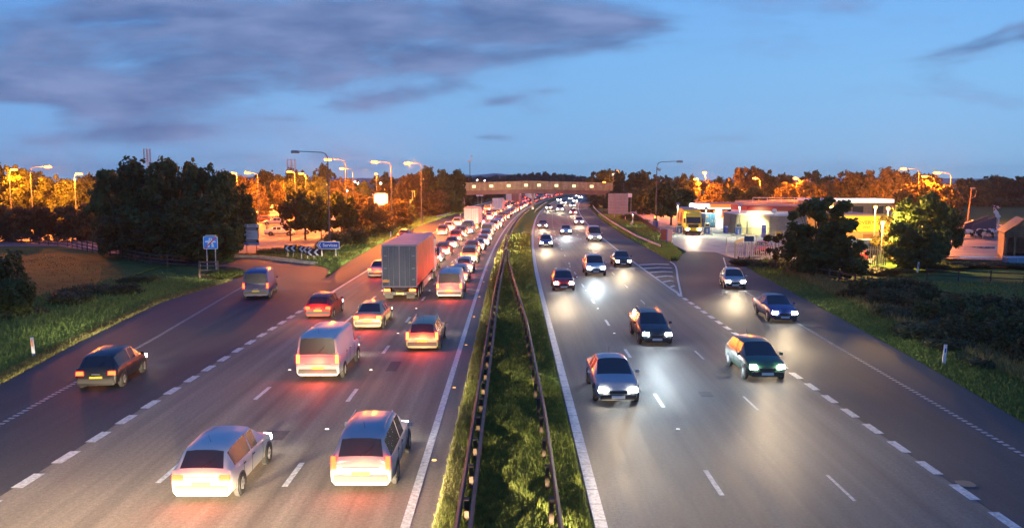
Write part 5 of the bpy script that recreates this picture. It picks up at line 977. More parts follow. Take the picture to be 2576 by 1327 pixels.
# big sign seen from behind
SY = 180.0; x0, z0 = WP(1529.5, 538, SY); x1, z1 = WP(1580.5, 486.4, SY); w_ = x1-x0; e = empty('motorway_direction_sign', (x0, SY, 0), 0, 'large blank grey back of a square motorway sign on two posts', 'road sign')
mb = MB(); mb.prism_xz(rrect(0, w_, z0, z1, .25), -.03, .03); mb.build('board', GREYB, e)
mb = MB()
for k in range(1, 7): z = z0+(z1-z0)*k/7; mb.bx(.06, w_-.06, -.05, -.031, z-.03, z+.03)
mb.build('stiffener', mat('stiffener', (.25, .24, .22), .5), e)
for p in (1545.6, 1567.4): q = WX(p, SY)-x0; mb = MB(); mb.bx(q-.12, q+.12, -.2, -.06, -.1, z1-.05); mb.build('post', mat('pink_post', (.42, .34, .31), .5), e)
x, z = WP(1585, 490, 186); e = empty('small_sign', (x, 186, 0), 0, 'small white sign back showing just right of the large blank sign', 'sign'); mb = MB(); mb.bx(-.5, .45, -.02, .02, z-.55, z+.35); mb.build('board', WHITE, e); mb = MB(); mb.bx(.2, .3, .03, .1, -.1, z+.3); mb.build('post', STEEL, e)
# signs under the bridge
x, z = WP(1278, 489, 300); e = empty('warning_sign', (x, 300, 0), 0, 'triangular warning sign above a white plate under the footbridge', 'road sign'); mb = MB(); mb.prism_xz([(-.85, z-.3), (.85, z-.3), (0, z+1.1)], -.02, .02); mb.build('triangle', mat('red_as_lit', (.7, .1, .08), .5), e); mb = MB(); mb.prism_xz([(-.55, z-.13), (.55, z-.13), (0, z+.8)], -.03, -.021); mb.build('face', WHITE, e); mb = MB(); mb.bx(-.8, .8, -.02, .02, z-.95, z-.35); mb.build('plate', WHITE, e); mb = MB(); post(mb, 0, .07, 0, z+.3, .06); mb.build('post', STEEL, e)  # triangle red brightened, the light on it put into the colour
x, z = WP(1207, 489, 285); e = empty('route_sign', (x, 285, 0), 0, 'pale sign with two grey panels on twin posts under the left of the footbridge', 'road sign')
for s in (-1, 1): mb = MB(); mb.bx(s*.65-.55, s*.65+.55, -.02, .02, z-.6, z+.7); mb.build('board', WHITE, e); mb = MB(); post(mb, s*.65, .07, 0, z+.6, .06); mb.build('post', STEEL, e); mb = MB(); mb.bx(s*.65-.3, s*.65+.3, -.03, -.021, z-.2, z+.4); mb.build('symbol', GREYB, e)
# marker posts
def marker(px, py, rot, face, label):
    x, y = G(px, py); e = empty('marker_post', (x, y, -.03), 0, label, 'marker post', 'white marker posts on the verges'); mb = MB(); mb.box((0, 0, .5), (.14, .06, 1.0), ry=rot); mb.build('post', WHITE, e); mb = MB(); mb.box((math.sin(rot)*.22, -.034, .72), (.07, .012, .34 if face is not BLUE else .2), ry=rot); mb.build('reflector', face, e)
ORR = mat('glowing_orange_reflector', (.8, .22, .05), .3, emit=(1, .25, .05), es=.4)  # glows by itself in place of reflected headlights
marker(84, 896, -.06, ORR, 'white marker post with an orange reflector on the left verge'); marker(2375, 916, .05, BLUE, 'white marker post with a blue band on the right verge'); marker(2309, 684, .08, REDM, 'white post with a red top beside the right-hand trees'); marker(983, 598, 0, BLUE, 'white marker post on the grass strip beside the timber fence'); marker(1158, 549, 0, ORR, 'white marker post behind the left silver barrier'); marker(1588, 570, 0, BLUE, 'small marker post above the right crash barrier'); marker(1573, 556, 0, ORR, 'orange marker post under the large blank sign')
# camera mast & radio masts
def mast(px, y, top, wpx, label, kind):
    x, z = WP(px, top, y); e = empty('radio_mast', (x, y, 0), 0, label, 'mast', 'radio masts'); w_ = wpx*y/F_PX; mb = MB()
    for a in range(3): t = a*2.094; mb.tube([(.35*math.cos(t), .35*math.sin(t), 0), (.25*math.cos(t), .25*math.sin(t), z-1)], .07, 6)
    for k in range(int(z/1.2)): zz = .6+k*1.2; mb.tube([(.35, 0, zz), (-.2, .3, zz+.6), (-.2, -.3, zz+1.2)], .03, 4)
    mb.build('lattice', STEEL, e)
    for s in (-1, 0, 1):
        for zz in (z-1.4, z-3.6): mb = MB(); mb.box((s*w_*.42, -.3, zz), (.34, .22, 1.9)); mb.tube([(s*w_*.42, -.15, zz-1.2), (s*w_*.42, -.15, zz+1.3)], .05, 6); mb.build('antenna', GREYB, e)
    mb = MB()
    for zz in (z-.6, z-2.5, z-4.2): mb.tube([(-w_*.5, -.1, zz), (w_*.5, -.1, zz)], .06, 6)
    mb.build('crossbar', STEEL, e)
mast(370, 260, 371, 18, 'grey antenna mast standing above the big dark clump of trees', 0); mast(733, 260, 397, 22, 'antenna mast above the glowing trees beside the unlit lamp post', 1)
x, z = WP(1182, 404, 250); e = empty('camera_mast', (x, 250, 0), 0, 'thin mast with a traffic camera left of the footbridge', 'mast'); mb = MB(); mb.tube([(0, 0, 0), (0, 0, z)], [.16, .09], 8); mb.build('pole', POLE, e); mb = MB(); mb.box((-.1, 0, z-.1), (.8, .5, .45)); mb.tube([(.3, 0, z), (.45, 0, z+.5), (.5, 0, z+1.4)], .06, 6); mb.box((.5, 0, z+1.5), (.5, .3, .3)); mb.build('camera', STEEL, e)
# utility pole in the cow field
x, y = G(2434, 556); e = empty('utility_pole', (x, y, 0), 0, 'leaning wooden utility pole at the edge of the cow field', 'utility pole'); _, z = WP(2441, 472, y); mb = MB(); mb.tube([(0, 0, -.1), (.45, 0, z)], [.16, .11], 8); mb.build('pole', mat('pole_wood', (.22, .15, .10), .8, var=.3), e); mb = MB(); mb.box((.7, 0, z-.1), (1.0, .2, .25)); mb.tube([(.5, 0, z-2.2), (1.3, 0, z-1.9), (1.5, 0, z-.6)], .04, 5); mb.build('transformer', STEEL, e)
mb = MB()
for s in (0, 1): mb.tube([(x+.8, y-.3*s, z-.3*s)]+[(x+.8+60*t, y, z-.3*s-.9*math.sin(math.pi*t)) for t in (.25, .5, .75, 1)], .018, 4)
tag(mb.build('overhead_wire', DARK), 'pair of thin overhead wires running right from the utility pole', 'wire')

# ------------------------------------------------------------------ fences
def timber_fence(path, label, nr_=3, h=1.2, pitch=2.0, m=WOOD, group=None):
    x0, y0 = path[0]; e = empty('timber_fence', (x0, y0, -.03), 0, label, 'fence', group); P = [Vector((p[0]-x0, p[1]-y0)) for p in path]; base = None
    for a, b in zip(P[:-1], P[1:]):
        l_ = (b-a).length; ang = math.atan2((b-a).y, (b-a).x); n = max(1, round(l_/pitch))
        for k in range(nr_): mb = MB(); mb.box(((a.x+b.x)/2, (a.y+b.y)/2, h*(k+1)/nr_-.12), (l_+.05, .045, .10), ang); mb.build('rail', m, e)
        for k in range(n):
            p = a+(b-a)*(k/n)
            if base is None: q = MB(); q.box((0, 0, h/2), (.1, .1, h+.1)); base = q.build('post', m, e); o = base
            else: o = base.copy(); COL.objects.link(o); o.parent = e
            o.location = (p.x, p.y, 0); o.rotation_euler = (0, 0, ang)
    return e
timber_fence([(-21.6, 101), (-22.2, 112), (-22.3, 135), (-21.6, 165), (-20.9, 193), (-19.8, 205)], 'long three-rail timber fence between the left verge and the hedge', 3, 1.25, 1.9, mat('pinkish_timber', (.27, .20, .15), .8, var=.3, vscale=2))
timber_fence([(-74, 117), (-58.4, 107.1), (-37.5, 84.4), (-33, 82)], 'three-rail timber fence around the left field', 3, 1.2, 2.2, DWOOD)
timber_fence([(28.2, 70), (30.0, 61.2), (31.4, 56.0), (32.6, 51.4), (35, 44)], 'two-rail timber fence between the hedge and the pasture', 2, .95, 2.2, DWOOD); timber_fence([(37.0, 72.4), (43.6, 69.1), (60, 62)], 'two-rail timber fence along the far edge of the pasture', 2, .95, 2.6, DWOOD)
timber_fence([(25.9, 76.5), (27.3, 72.8), (28.5, 70)], 'broken two-rail timber fence under the foreground tree', 2, 1.0, 1.8, WOOD)
def palisade(path, label, h=1.9, m=mat('palisade_steel', (.62, .55, .50), .5, .3, var=.15), group='palisade fencing'):
    x0, y0 = path[0]; e = empty('palisade_fence', (x0, y0, 0), 0, label, 'fence', group); P = [Vector((p[0]-x0, p[1]-y0)) for p in path]; mb = MB(); mr = MB()
    for a, b in zip(P[:-1], P[1:]):
        l_ = (b-a).length; ang = math.atan2((b-a).y, (b-a).x); n = int(l_/.25)
        for k in range(n): p = a+(b-a)*((k+.5)/n); mb.box((p.x, p.y-.03, .05+(h-.12)/2), (.10, .012, h-.12), ang); mb.box((p.x, p.y-.03, h-.02), (.10, .012, .10), ang, taper=.15)
        for z in (.35, h-.35): mr.box(((a.x+b.x)/2, (a.y+b.y)/2, z), (l_, .04, .05), ang)
        for k in range(int(l_/2.75)+1): p = a+(b-a)*min(1, k*2.75/l_); q = MB(); q.box((p.x, p.y+.08, h/2), (.1, .08, h)); q.build('post', STEEL, e)
    mb.build('pale_panel', m, e); mr.build('rail', m, e); return e
palisade([(25.05, 91.3), (29.3, 86.2), (34.4, 82.5)], 'long steel palisade fence in front of the fuel shop yard'); palisade([(34.6, 82.4), (38.3, 83.2)], 'palisade fence section right of the foreground tree', 2.05)
e = empty('mesh_fence', (25, 95, 0), R(48), 'thin grey mesh fence behind the palisade fence', 'fence')
for k in range(8): mb = MB(); mb.bx(k*2.6-.04, k*2.6+.04, -.04, .04, 0, 2.1); mb.build('post', STEEL, e)
mb = MB()
for z in (.1, 1.1, 2.05): mb.bx(0, 18.2, -.01, .01, z-.012, z+.012)
for k in range(60): mb.bx(k*.3, k*.3+.008, -.004, .004, .1, 2.05)
mb.build('mesh', STEEL, e)
timber_fence([(21.5, 112), (22.8, 125), (24.4, 145), (26.6, 170), (28, 190)], 'dark timber fence along the forecourt hedge', 3, 1.1, 1.5, DWOOD)
e = timber_fence([G(1857, 656), G(1912, 655)], 'low dark post and rail barrier by the forecourt exit', 1, .5, 1.2, DWOOD)
timber_fence([(62, 137), (70, 134.5), (84, 131)], 'timber rails at the back of the farmyard', 2, 1.2, 2.5, WOOD)

# ------------------------------------------------------------------ fuel forecourt
BR = mat('cream_brick', (.40, .33, .22), .8, var=.12, vscale=2, bump=.3, bscale=12); BR2 = mat('brown_brick', (.30, .20, .14), .8, var=.15, vscale=2, bump=.3, bscale=12); REDF = mat('red_fascia', (.42, .03, .025), .4); ROOFM = mat('felt_roof', (.14, .13, .15), .7, var=.2, vscale=.5)
e = empty('fuel_shop', (36.4, 130, 0), 0, 'single-storey brick fuel shop with a red fascia and white gutter', 'building')
def L3(pts_, z0, z1, name, m, inset=0): mb = MB(); mb.prism([(p[0]-36.4, p[1]-130) for p in pts_], z0, z1); return mb.build(name, m, e)
foot = [(36.4, 141), (36.5, 133), (40.3, 128), (62, 123.5), (62, 141)]; L3(foot, -.1, 3.1, 'wall', BR)
L3([(36.3, 141.1), (36.4, 132.95), (40.25, 127.85), (62.1, 123.3), (62.1, 141.1)], 3.1, 3.28, 'gutter', WHITE); L3([(37.3, 139.5), (38.2, 133), (42, 130.2), (61, 126.2), (61, 139.5)], 3.28, 3.75, 'lower_fascia', WHITE); L3([(37.25, 139.55), (38.15, 132.95), (42, 130.1), (61.1, 126.1), (61.1, 139.55)], 3.75, 4.5, 'fascia', REDF); L3([(37.3, 139.5), (38.2, 133), (42, 130.2), (61, 126.2), (61, 139.5)], 4.501, 4.56, 'roof', ROOFM)
mb = MB(); mb.tube([(.35, 5.5, 0), (.35, 5.5, 3.1)], .06, 8); mb.tube([(-.0, 6.5, 0), (-.05, 6.5, 3.1)], .05, 6); mb.build('downpipe', STEEL, e)
d_ = Vector((62-40.3, 123.5-128)).normalized()
def on_wall(t, z0, z1, w, name, m, out=.03): p = Vector((40.3-36.4, 128-130))+d_*t; ang = math.atan2(d_.y, d_.x); mb = MB(); mb.box((p.x+d_.y*out/2, p.y-d_.x*out/2, (z0+z1)/2), (w, out*2, z1-z0), ang); return mb.build(name, m, e)
on_wall(4.4, .1, 2.0, .9, 'door', WHITE); on_wall(2.6, 1.5, 2.0, .45, 'meter_box', STEEL, .1); on_wall(9.5, .6, 2.4, 3.0, 'shop_window', mat('shop_window_lit', (.4, .45, .3), .2, emit=(.8, 1, .6), es=1.2)); on_wall(13.2, .1, 2.3, 1.6, 'shop_door', mat('shop_window_lit'))
on_wall(17, .8, 2.3, 2.4, 'shop_window', mat('shop_window_lit'))
p = Vector((36.5, 133)); mb = MB(); mb.bx(1.0, 1.25, .3, .5, 0, 2.2); mb.build('flue', DARK, e)
e = empty('satellite_dish', (40.9, 127.6, 3.3), 0, 'round white satellite dish on the fuel shop roof edge', 'satellite dish'); mb = MB(); n = 14
mb.v = [(0, .12, .55)]+[(.42*math.cos(t*2*math.pi/n), -.02, .55+.42*math.sin(t*2*math.pi/n)) for t in range(n)]+[(.42*math.cos(t*2*math.pi/n), .03, .55+.42*math.sin(t*2*math.pi/n)) for t in range(n)]+[(0, .17, .55)]
for t in range(n): mb.f += [(0, 1+t, 1+(t+1) % n), (2*n+1, n+1+(t+1) % n, n+1+t), (1+t, n+1+t, n+1+(t+1) % n, 1+(t+1) % n)]; mb.m += [0]*3
mb.build('dish', WHITE, e, smooth=40); mb = MB(); mb.tube([(0, .2, -.1), (0, .15, .55)], .04, 6); mb.tube([(0, .1, .2), (0, -.45, .5)], .02, 5); mb.box((0, -.48, .52), (.1, .1, .12)); mb.build('bracket', STEEL, e)
# canopy
xl, zt = WP(1753, 513, 148); _, zb = WP(1753, 525, 148); e = empty('fuel_canopy', (xl, 148, 0), 0, 'flat fuel canopy with a glowing orange fascia and a bright white left end', 'canopy')
ORF = mat('orange_fascia', (.7, .16, .03), .4, emit=(1, .22, .03), es=.9)
mb = MB(); mb.prism_xz(rrect(-.3, 2.3, zb-.02, zt+.03, .3), -.25, 5); mb.build('lit_end', emis('canopy_end_light', (1, .98, .88), 2.6), e); mb = MB(); mb.bx(2.31, 17, -.1, 9, zb+.22, zt); mb.build('fascia', ORF, e); mb = MB(); mb.bx(2.31, 17, -.09, 9, zb-.03, zb+.215); mb.build('soffit', emis('soffit_light', (.96, 1, .72), 1.6), e); mb = MB(); mb.bx(.2, 17.1, 0, 9.1, zt+.0, zt+.08); mb.build('roof', ROOFM, e)
for q in (WX(1810, 148)-xl, 12): mb = MB(); mb.bx(q-.45, q+.45, .5, 1.1, 0, zb); mb.build('column', mat('pale_column', (.7, .72, .6), .4), e)
light('AREA', 'canopy_light', (xl+6, 149.5, zb-.15), 1500, (.9, 1, .72), None, (0, 0, 0), (8, 3)); 
x, _ = WP(1825, 570, 147); e = empty('lit_kiosk', (x-.4, 147, 0), 0, 'bright white lit box at the foot of the canopy column', 'kiosk'); mb = MB(); mb.bx(-.9, .7, 0, 1, .05, 1.6); mb.build('cabinet', emis('kiosk_light', (1, 1, .8), 1.2), e); mb = MB(); mb.bx(-1, .8, -.05, 1.05, 1.6, 1.7); mb.bx(-1, .8, -.05, 1.05, 0, .05); mb.build('frame', WHITE, e)
# container
e = empty('shipping_container', (36.6, 149.5, 0), R(8), 'blue shipping container with white lettering on its doors', 'container'); CB = mat('container_blue', (.03, .10, .24), .5, var=.2, vscale=2)
mb = MB(); mb.bx(-1.2, 1.2, .06, 6, .1, 2.55)
for k in range(18): mb.bx(-1.24, -1.2, .25+k*.32, .41+k*.32, .25, 2.4)
mb.build('shell', CB, e)
for s in (-1, 1): mb = MB(); mb.bx(s*.6-.57, s*.6+.57, 0, .058, .2, 2.45); d = mb.build('door', mat('container_door', (.05, .19, .34), .5, var=.15), e); mb = MB(); [mb.tube([(s*.6+q, -.03, .15), (s*.6+q, -.03, 2.5)], .02, 6) for q in (-.25, .25)]; mb.build('locking_bar', STEEL, d)
mb = MB(); mb.bx(-1.1, -.75, -.008, -.002, 1.9, 2.2); mb.build('orange_label', mat('orange_paint', (.7, .25, .05), .5), e); text_obj('Z 1L', .55, mat('worn_white', (.45, .5, .55), .6), e, .35, -.004, 1.2, .01)
# pumps
def pump(x, y, label):
    e = empty('fuel_pump', (x, y, 0), 0, label, 'fuel pump', 'fuel pumps on the forecourt'); mb = MB(); mb.prism([(-1.0, -.5), (-.8, -.7), (.8, -.7), (1.0, -.5), (1.0, .9), (-1.0, .9)], 0, .16); mb.build('island_base', KERB, e)
    mb = MB(); mb.bx(-.42, .42, -.2, .3, .16, 1.25); mb.build('cabinet', mat('pump_blue', (.04, .16, .5), .4), e); mb = MB(); mb.bx(-.40, .40, -.18, .28, 1.25, 1.85); mb.build('display_head', mat('pump_cream', (.6, .6, .42), .4), e); mb = MB(); mb.bx(-.28, .28, -.21, -.185, 1.4, 1.7); mb.build('display', BLACK, e); mb = MB(); mb.bx(-.12, .12, -.22, -.202, .35, .95); mb.build('panel', WHITE, e)
    for s in (-1, 1): mb = MB(); mb.tube([(s*.45, -.05, 1.5), (s*.62, -.1, 1.2), (s*.66, -.12, .6), (s*.5, -.1, .35), (s*.44, -.05, .7)], .025, 6); mb.build('hose', RUBBER, e)
pump(WX(1709, 131), 131, 'blue and cream fuel pump left of the yellow lorry'); pump(WX(1779, 130.3), 130.3, 'blue and cream fuel pump right of the yellow lorry'); pump(WX(1858, 128.5), 128.5, 'fuel pump at the corner of the fuel shop'); pump(WX(1644, 150), 148, 'fuel pump furthest left, behind the hedge')
x, y = G(1823, 585); e = empty('bin', (x, y-.6, 0), 0, 'round dark blue bin against the fuel shop wall', 'bin'); mb = MB(); mb.tube([(0, 0, 0), (0, 0, .95)], [.34, .38], 14); mb.build('body', mat('bin_blue', (.03, .04, .3), .4), e); mb = MB(); mb.tube([(0, 0, .95), (0, 0, 1.1), (0, 0, 1.16)], [.4, .38, .2], 14); mb.build('lid', mat('bin_lid', (.2, .25, .5), .4), e)
for i, (px, y, c, lab) in enumerate([(1962, 117, (.7, .5, .04), 'yellow wheeled skip beside the fuel shop wall'), (1982, 116, (.15, .2, .5), 'blue wheeled skip right of the yellow one')]):
    e = empty('wheeled_skip', (WX(px, y), y, 0), R(-8), lab, 'bin', 'skips beside the fuel shop'); mb = MB(); mb.prism_xz([(-.5, .2), (.5, .2), (.62, 1.2), (-.62, 1.2)], -.4, .4); mb.build('body', mat('skip_%d_paint' % i, c, .4), e); mb = MB(); mb.prism_xz([(-.65, 1.2), (.65, 1.2), (.5, 1.38), (-.5, 1.38)], -.44, .42); mb.build('lid', mat('skip_%d_lid' % i, tuple(q*.6 for q in c), .4), e)
# totem boards by the forecourt hedge
x = WX(1672, 111); e = empty('price_board', (WX(1665, 111), 111.5, 0), R(-20), 'orange-red board beside the pink pillar at the forecourt entrance', 'sign'); mb = MB(); mb.bx(0, 1.15, -.04, .04, .55, 2.05); mb.build('board', mat('orange_board', (.55, .12, .05), .4), e); mb = MB(); mb.bx(-.05, 1.2, -.06, .06, 2.05, 2.12); mb.bx(-.05, 1.2, -.06, .06, .48, .55); mb.build('frame', STEEL, e); mb = MB(); mb.bx(.5, .62, -.02, .02, -.1, .48); mb.build('post', STEEL, e)
e = empty('pillar_sign', (WX(1686, 110.5), 110.5, 0), R(-10), 'tall pink and white pillar sign with an orange base at the forecourt entrance', 'sign'); mb = MB(); mb.bx(-.33, .33, -.08, .08, .5, 2.1); mb.build('panel', mat('pink_panel', (.6, .36, .36), .4), e); mb = MB(); mb.bx(-.2, .2, -.06, .06, -.1, .5); mb.build('base', mat('orange_base', (.5, .2, .08), .6), e); mb = MB(); mb.bx(-.47, -.34, -.07, .07, -.1, 2.0); mb.build('side_strip', BLUE, e); mb = MB(); mb.bx(.335, .36, -.07, .07, .5, 2.1); mb.build('edge_strip', WHITE, e)
# grey sign on posts by the exit, tilted orange board
y = 86.0; x0, z0 = WP(1872, 607, y); x1, z1 = WP(1897, 593.5, y); e = empty('exit_sign', (x0, y, 0), 0, 'dark grey sign back on two tall posts by the forecourt exit', 'road sign'); w_ = x1-x0; mb = MB(); mb.bx(0, w_, -.03, .03, z0, z1); mb.build('board', mat('slate_board', (.12, .15, .2), .5), e)
for q in (.12, w_-.2): mb = MB(); post(mb, q, .07, -.1, z1+.4, .045); mb.build('post', STEEL, e)
y = 90; x, z = WP(1860, 605, y); e = empty('pale_board', (x, y, 0), R(10), 'small tilted pale orange board above the palisade corner', 'sign'); mb = MB(); mb.box((0, 0, z), (1.1, .05, .35), ry=-.35); mb.build('board', mat('pale_orange', (.7, .55, .35), .5), e); mb = MB(); post(mb, -.5, .04, -.1, z, .04); mb.build('post', STEEL, e)
# shop yard panel and railing
e = empty('railing', (WX(1868, 127), 126.6, 0), R(-14), 'dark vertical-bar railing in front of the fuel shop wall', 'railing'); mb = MB()
for k in range(26): mb.bx(k*.17, k*.17+.03, -.015, .015, .1, 1.35)
mb.bx(0, 4.3, -.02, .02, 1.3, 1.35); mb.bx(0, 4.3, -.02, .02, .15, .2); mb.build('bars', mat('railing_paint', (.12, .11, .09), .5), e)
e = empty('notice_panel', (WX(1922, 124), 124, 0), 0, 'purple-blue notice panel beside the railing at the fuel shop', 'sign'); mb = MB(); mb.bx(-.35, .35, -.05, .05, 0, 1.9); mb.build('panel', mat('violet_panel', (.14, .14, .5), .4), e); mb = MB(); mb.bx(-.25, .1, -.056, -.051, 1.45, 1.5); mb.bx(-.25, .15, -.056, -.051, 1.6, 1.66); mb.build('printing', WHITE, e)
# yellow recovery building
YB = mat('yellow_cladding', (.80, .55, .05), .5, var=.08, vscale=1, bump=.4, bscale=1, stretch=(30, 30, .1)); y = 104.0; xl = WX(2095, y); xr = WX(2213, y); e = empty('recovery_building', (xl, y, 0), 0, 'yellow-clad garage building lettered RECOVERY above orange brick', 'building'); w_ = xr-xl
_, zm = WP(2150, 582, y); _, z2 = WP(2150, 543, y)
mb = MB(); mb.bx(0, w_, 0, 9, -.1, zm); mb.build('brick_wall', mat('orange_brick', (.42, .22, .12), .8, var=.2, vscale=3, bump=.3), e); mb = MB(); mb.bx(-.03, w_+.03, -.06, 9.05, zm, z2); mb.build('cladding', YB, e); mb = MB(); mb.bx(-.2, w_+.2, -.2, 9.2, z2, z2+.18); mb.build('roof', ROOFM, e)
ink = mat('dark_ink', (.06, .04, .02), .6); text_obj('RECOVERY', .62, ink, e, WX(2165, y)-xl, -.066, z2-.85, .01, 1.15); 
text_obj('0707', .42, ink, e, WX(2180, y)-xl, -.066, z2-1.45, .005, 1.1)
mb = MB(); mb.bx(3.9, 5.2, -.05, -.003, 0, zm-.3); mb.build('garage_door', mat('brown_door', (.16, .08, .04), .6), e)
# low flat roofs behind (long white strip)
def flat_building(pa, pb, ta, tb, y, label, m, depth=6):
    x0, z1 = WP(pa, ta, y); x1, z0 = WP(pb, tb, y); e = empty('flat_building', (x0, y, 0), 0, label, 'building'); w_ = x1-x0; mb = MB(); mb.bx(0, w_, .4, depth, -.1, z0); mb.build('wall', mat('dim_wall', (.25, .18, .13), .8, var=.2), e); mb = MB(); mb.bx(-.2, w_+.2, 0, depth+.2, z0, z1); mb.build('roof_fascia', m, e)
    for k in range(int(w_/3)): mb = MB(); mb.bx(.8+k*3, 2.4+k*3, .36, .399, z0-1.6, z0-.5); mb.build('window', GLASS, e)
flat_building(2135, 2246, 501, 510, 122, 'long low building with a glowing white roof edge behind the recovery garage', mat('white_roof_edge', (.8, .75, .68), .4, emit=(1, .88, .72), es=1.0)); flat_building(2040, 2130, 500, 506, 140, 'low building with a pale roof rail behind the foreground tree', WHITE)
flat_building(1860, 2035, 504, 509, 172, 'long flat building behind the fuel shop roof', mat('tan_fascia', (.45, .36, .28), .6)); flat_building(895, 960, 488, 492, 232, 'low pale-roofed services building left of the round cream sign', WHITE); flat_building(1690, 1760, 497, 503, 215, 'low building with an orange-lit wall behind the round lawn tree', WHITE)
e = empty('roof_rail_frame', (WX(1892, 160), 160, 0), 0, 'white pipe rail frame above the flat roofs behind the fuel shop', 'frame'); mb = MB(); a_ = WP(1892, 497, 160)[1]; b_ = WP(1892, 512, 160)[1]; ln_ = 130*160/F_PX
mb.tube([(0, 0, b_), (0, 0, a_), (ln_, 0, a_), (ln_, 0, b_)], .05, 6); [mb.tube([(ln_*q, 0, 0), (ln_*q, 0, a_)], .04, 6) for q in (0.001, .28, .55, .8, .999)]; mb.build('rail', WHITE, e)

# ------------------------------------------------------------------ farm
bx_, by_ = WX(2548, 92), 92.0; e = empty('barn', (54.6, 90.5, 0), R(-27), 'brown timber-fronted farm shed with a blue corrugated roof at the right edge', 'barn'); _, ze = WP(2540, 580, 92)
PINK = mat('pink_render', (.40, .20, .15), .8, var=.15); TW = mat('shed_timber', (.30, .15, .07), .8, var=.35, vscale=2, bump=.4, stretch=(1, 1, .3))
mb = MB(); mb.bx(0, .12, .2, 9, -.1, 2.75); mb.build('side_wall', PINK, e); mb = MB(); mb.bx(.12, 7, 8.9, 9, -.1, 3.2); mb.build('back_wall', PINK, e)
mb = MB(); mb.prism_xz([(-.05, 2.7), (1.75, 4.35), (3.9, 2.5), (3.6, 2.5), (1.75, 3.95), (.3, 2.6)], -.05, .08); mb.build('barge_board', TW, e)
mb = MB()
for k in range(7): z = 2.65+k*.18; h_ = max(.2, 1.35*(1-(z-2.65)/1.35)); mb.bx(1.8-h_, 1.8+h_, .0, .05, z, z+.15)
mb.build('gable_planks', TW, e)
for q in (.25, 1.05, 2.9, 3.4, 4.8, 6.2): mb = MB(); mb.box((q, .1, 1.3), (.2, .2, 2.7)); mb.build('post', TW, e)
mb = MB(); mb.bx(0, 3.6, .05, .15, 2.4, 2.6); mb.bx(3.6, 7, .05, .15, 2.2, 2.35); mb.bx(3.3, 7, .0, .1, .1, 1.1); mb.build('beam', TW, e)
def roofp(a, b, y0, y1, name='roof'):
    mb = MB(); n = 22
    for k in range(n):
        ya = y0+(y1-y0)*k/n; yb = ya+(y1-y0)/n*.55; mb.add([(a[0], ya, a[1]), (a[0], yb, a[1]), (b[0], yb, b[1]), (b[0], ya, b[1])], [(0, 1, 2, 3)])
        mb.add([(a[0], ya, a[1]+.05), (a[0], yb, a[1]+.05), (b[0], yb, b[1]+.05), (b[0], ya, b[1]+.05)], [(0, 1, 2, 3)])
    mb.add([(a[0], y0, a[1]-.02), (a[0], y1, a[1]-.02), (b[0], y1, b[1]-.02), (b[0], y0, b[1]-.02)], [(0, 1, 2, 3)]); mb.build(name, mat('blue_sheet_roof', (.03, .055, .11), .5, .2, var=.15), e)
roofp((1.75, 4.42), (-.2, 2.78), -.1, 9); roofp((1.75, 4.42), (4.0, 2.5), -.1, 9); roofp((4.05, 3.0), (9, 3.6), .3, 9, 'lean_to_roof')
e = empty('water_trough', (WX(2541, 84), 84, 0), 0, 'pale blue metal trough in front of the farm shed', 'trough'); mb = MB(); mb.bx(0, 3, 0, .9, 0, .7); mb.build('tank', mat('trough_blue', (.22, .32, .42), .5), e); mb = MB(); mb.bx(-.05, 3.05, -.05, .95, .7, .82); mb.bx(1.0, 1.08, -.03, 0, 0, .7); mb.build('rim', mat('trough_rim', (.35, .45, .55), .5), e)
# cattle trailer with raised ramps
e = empty('cattle_trailer', (WX(2443, 126), 126, 0), 0, 'dark blue tipped cattle trailer with pale upright ramp panels among the cows', 'trailer'); mb = MB(); mb.prism_xz([(0, .6), (3.4, .6), (3.9, 1.0), (3.9, 3.1), (.4, 1.9)], -.02, .06); mb.build('side_panel', mat('trailer_navy', (.05, .05, .09), .5), e); mb = MB(); mb.prism_xz([(0, .6), (3.4, .6), (3.9, 1.0), (3.9, 3.1), (.4, 1.9)], 2.2, 2.28); mb.build('side_panel', mat('trailer_navy'), e); mb = MB(); mb.bx(0, 3.8, -.05, 2.3, .5, .62); mb.bx(3.5, 3.9, -.04, 2.29, .62, 1.2); mb.build('floor', mat('trailer_navy'), e)
for (x_, z_, y_) in ((4.0, 3.3, -.1), (5.0, 3.8, 2.2)): mb = MB(); mb.prism_xz([(x_-.4, z_-.1), (x_+.1, z_-.65), (x_+.5, z_-.2), (x_, z_+.4)], y_-.03, y_+.03); mb.prism_xz([(x_-.05, 1.0), (x_+.15, 1.0), (x_+.3, z_-.3), (x_+.1, z_-.4)], y_-.03, y_+.03); mb.build('ramp', mat('ramp_pale', (.45, .55, .62), .5), e)
for s in (0, 2.2): mb = MB(); mb.tube([(1.6, s, .45), (1.6, s+.15, .45)], .45, 16); mb.build('wheel', RUBBER, e)
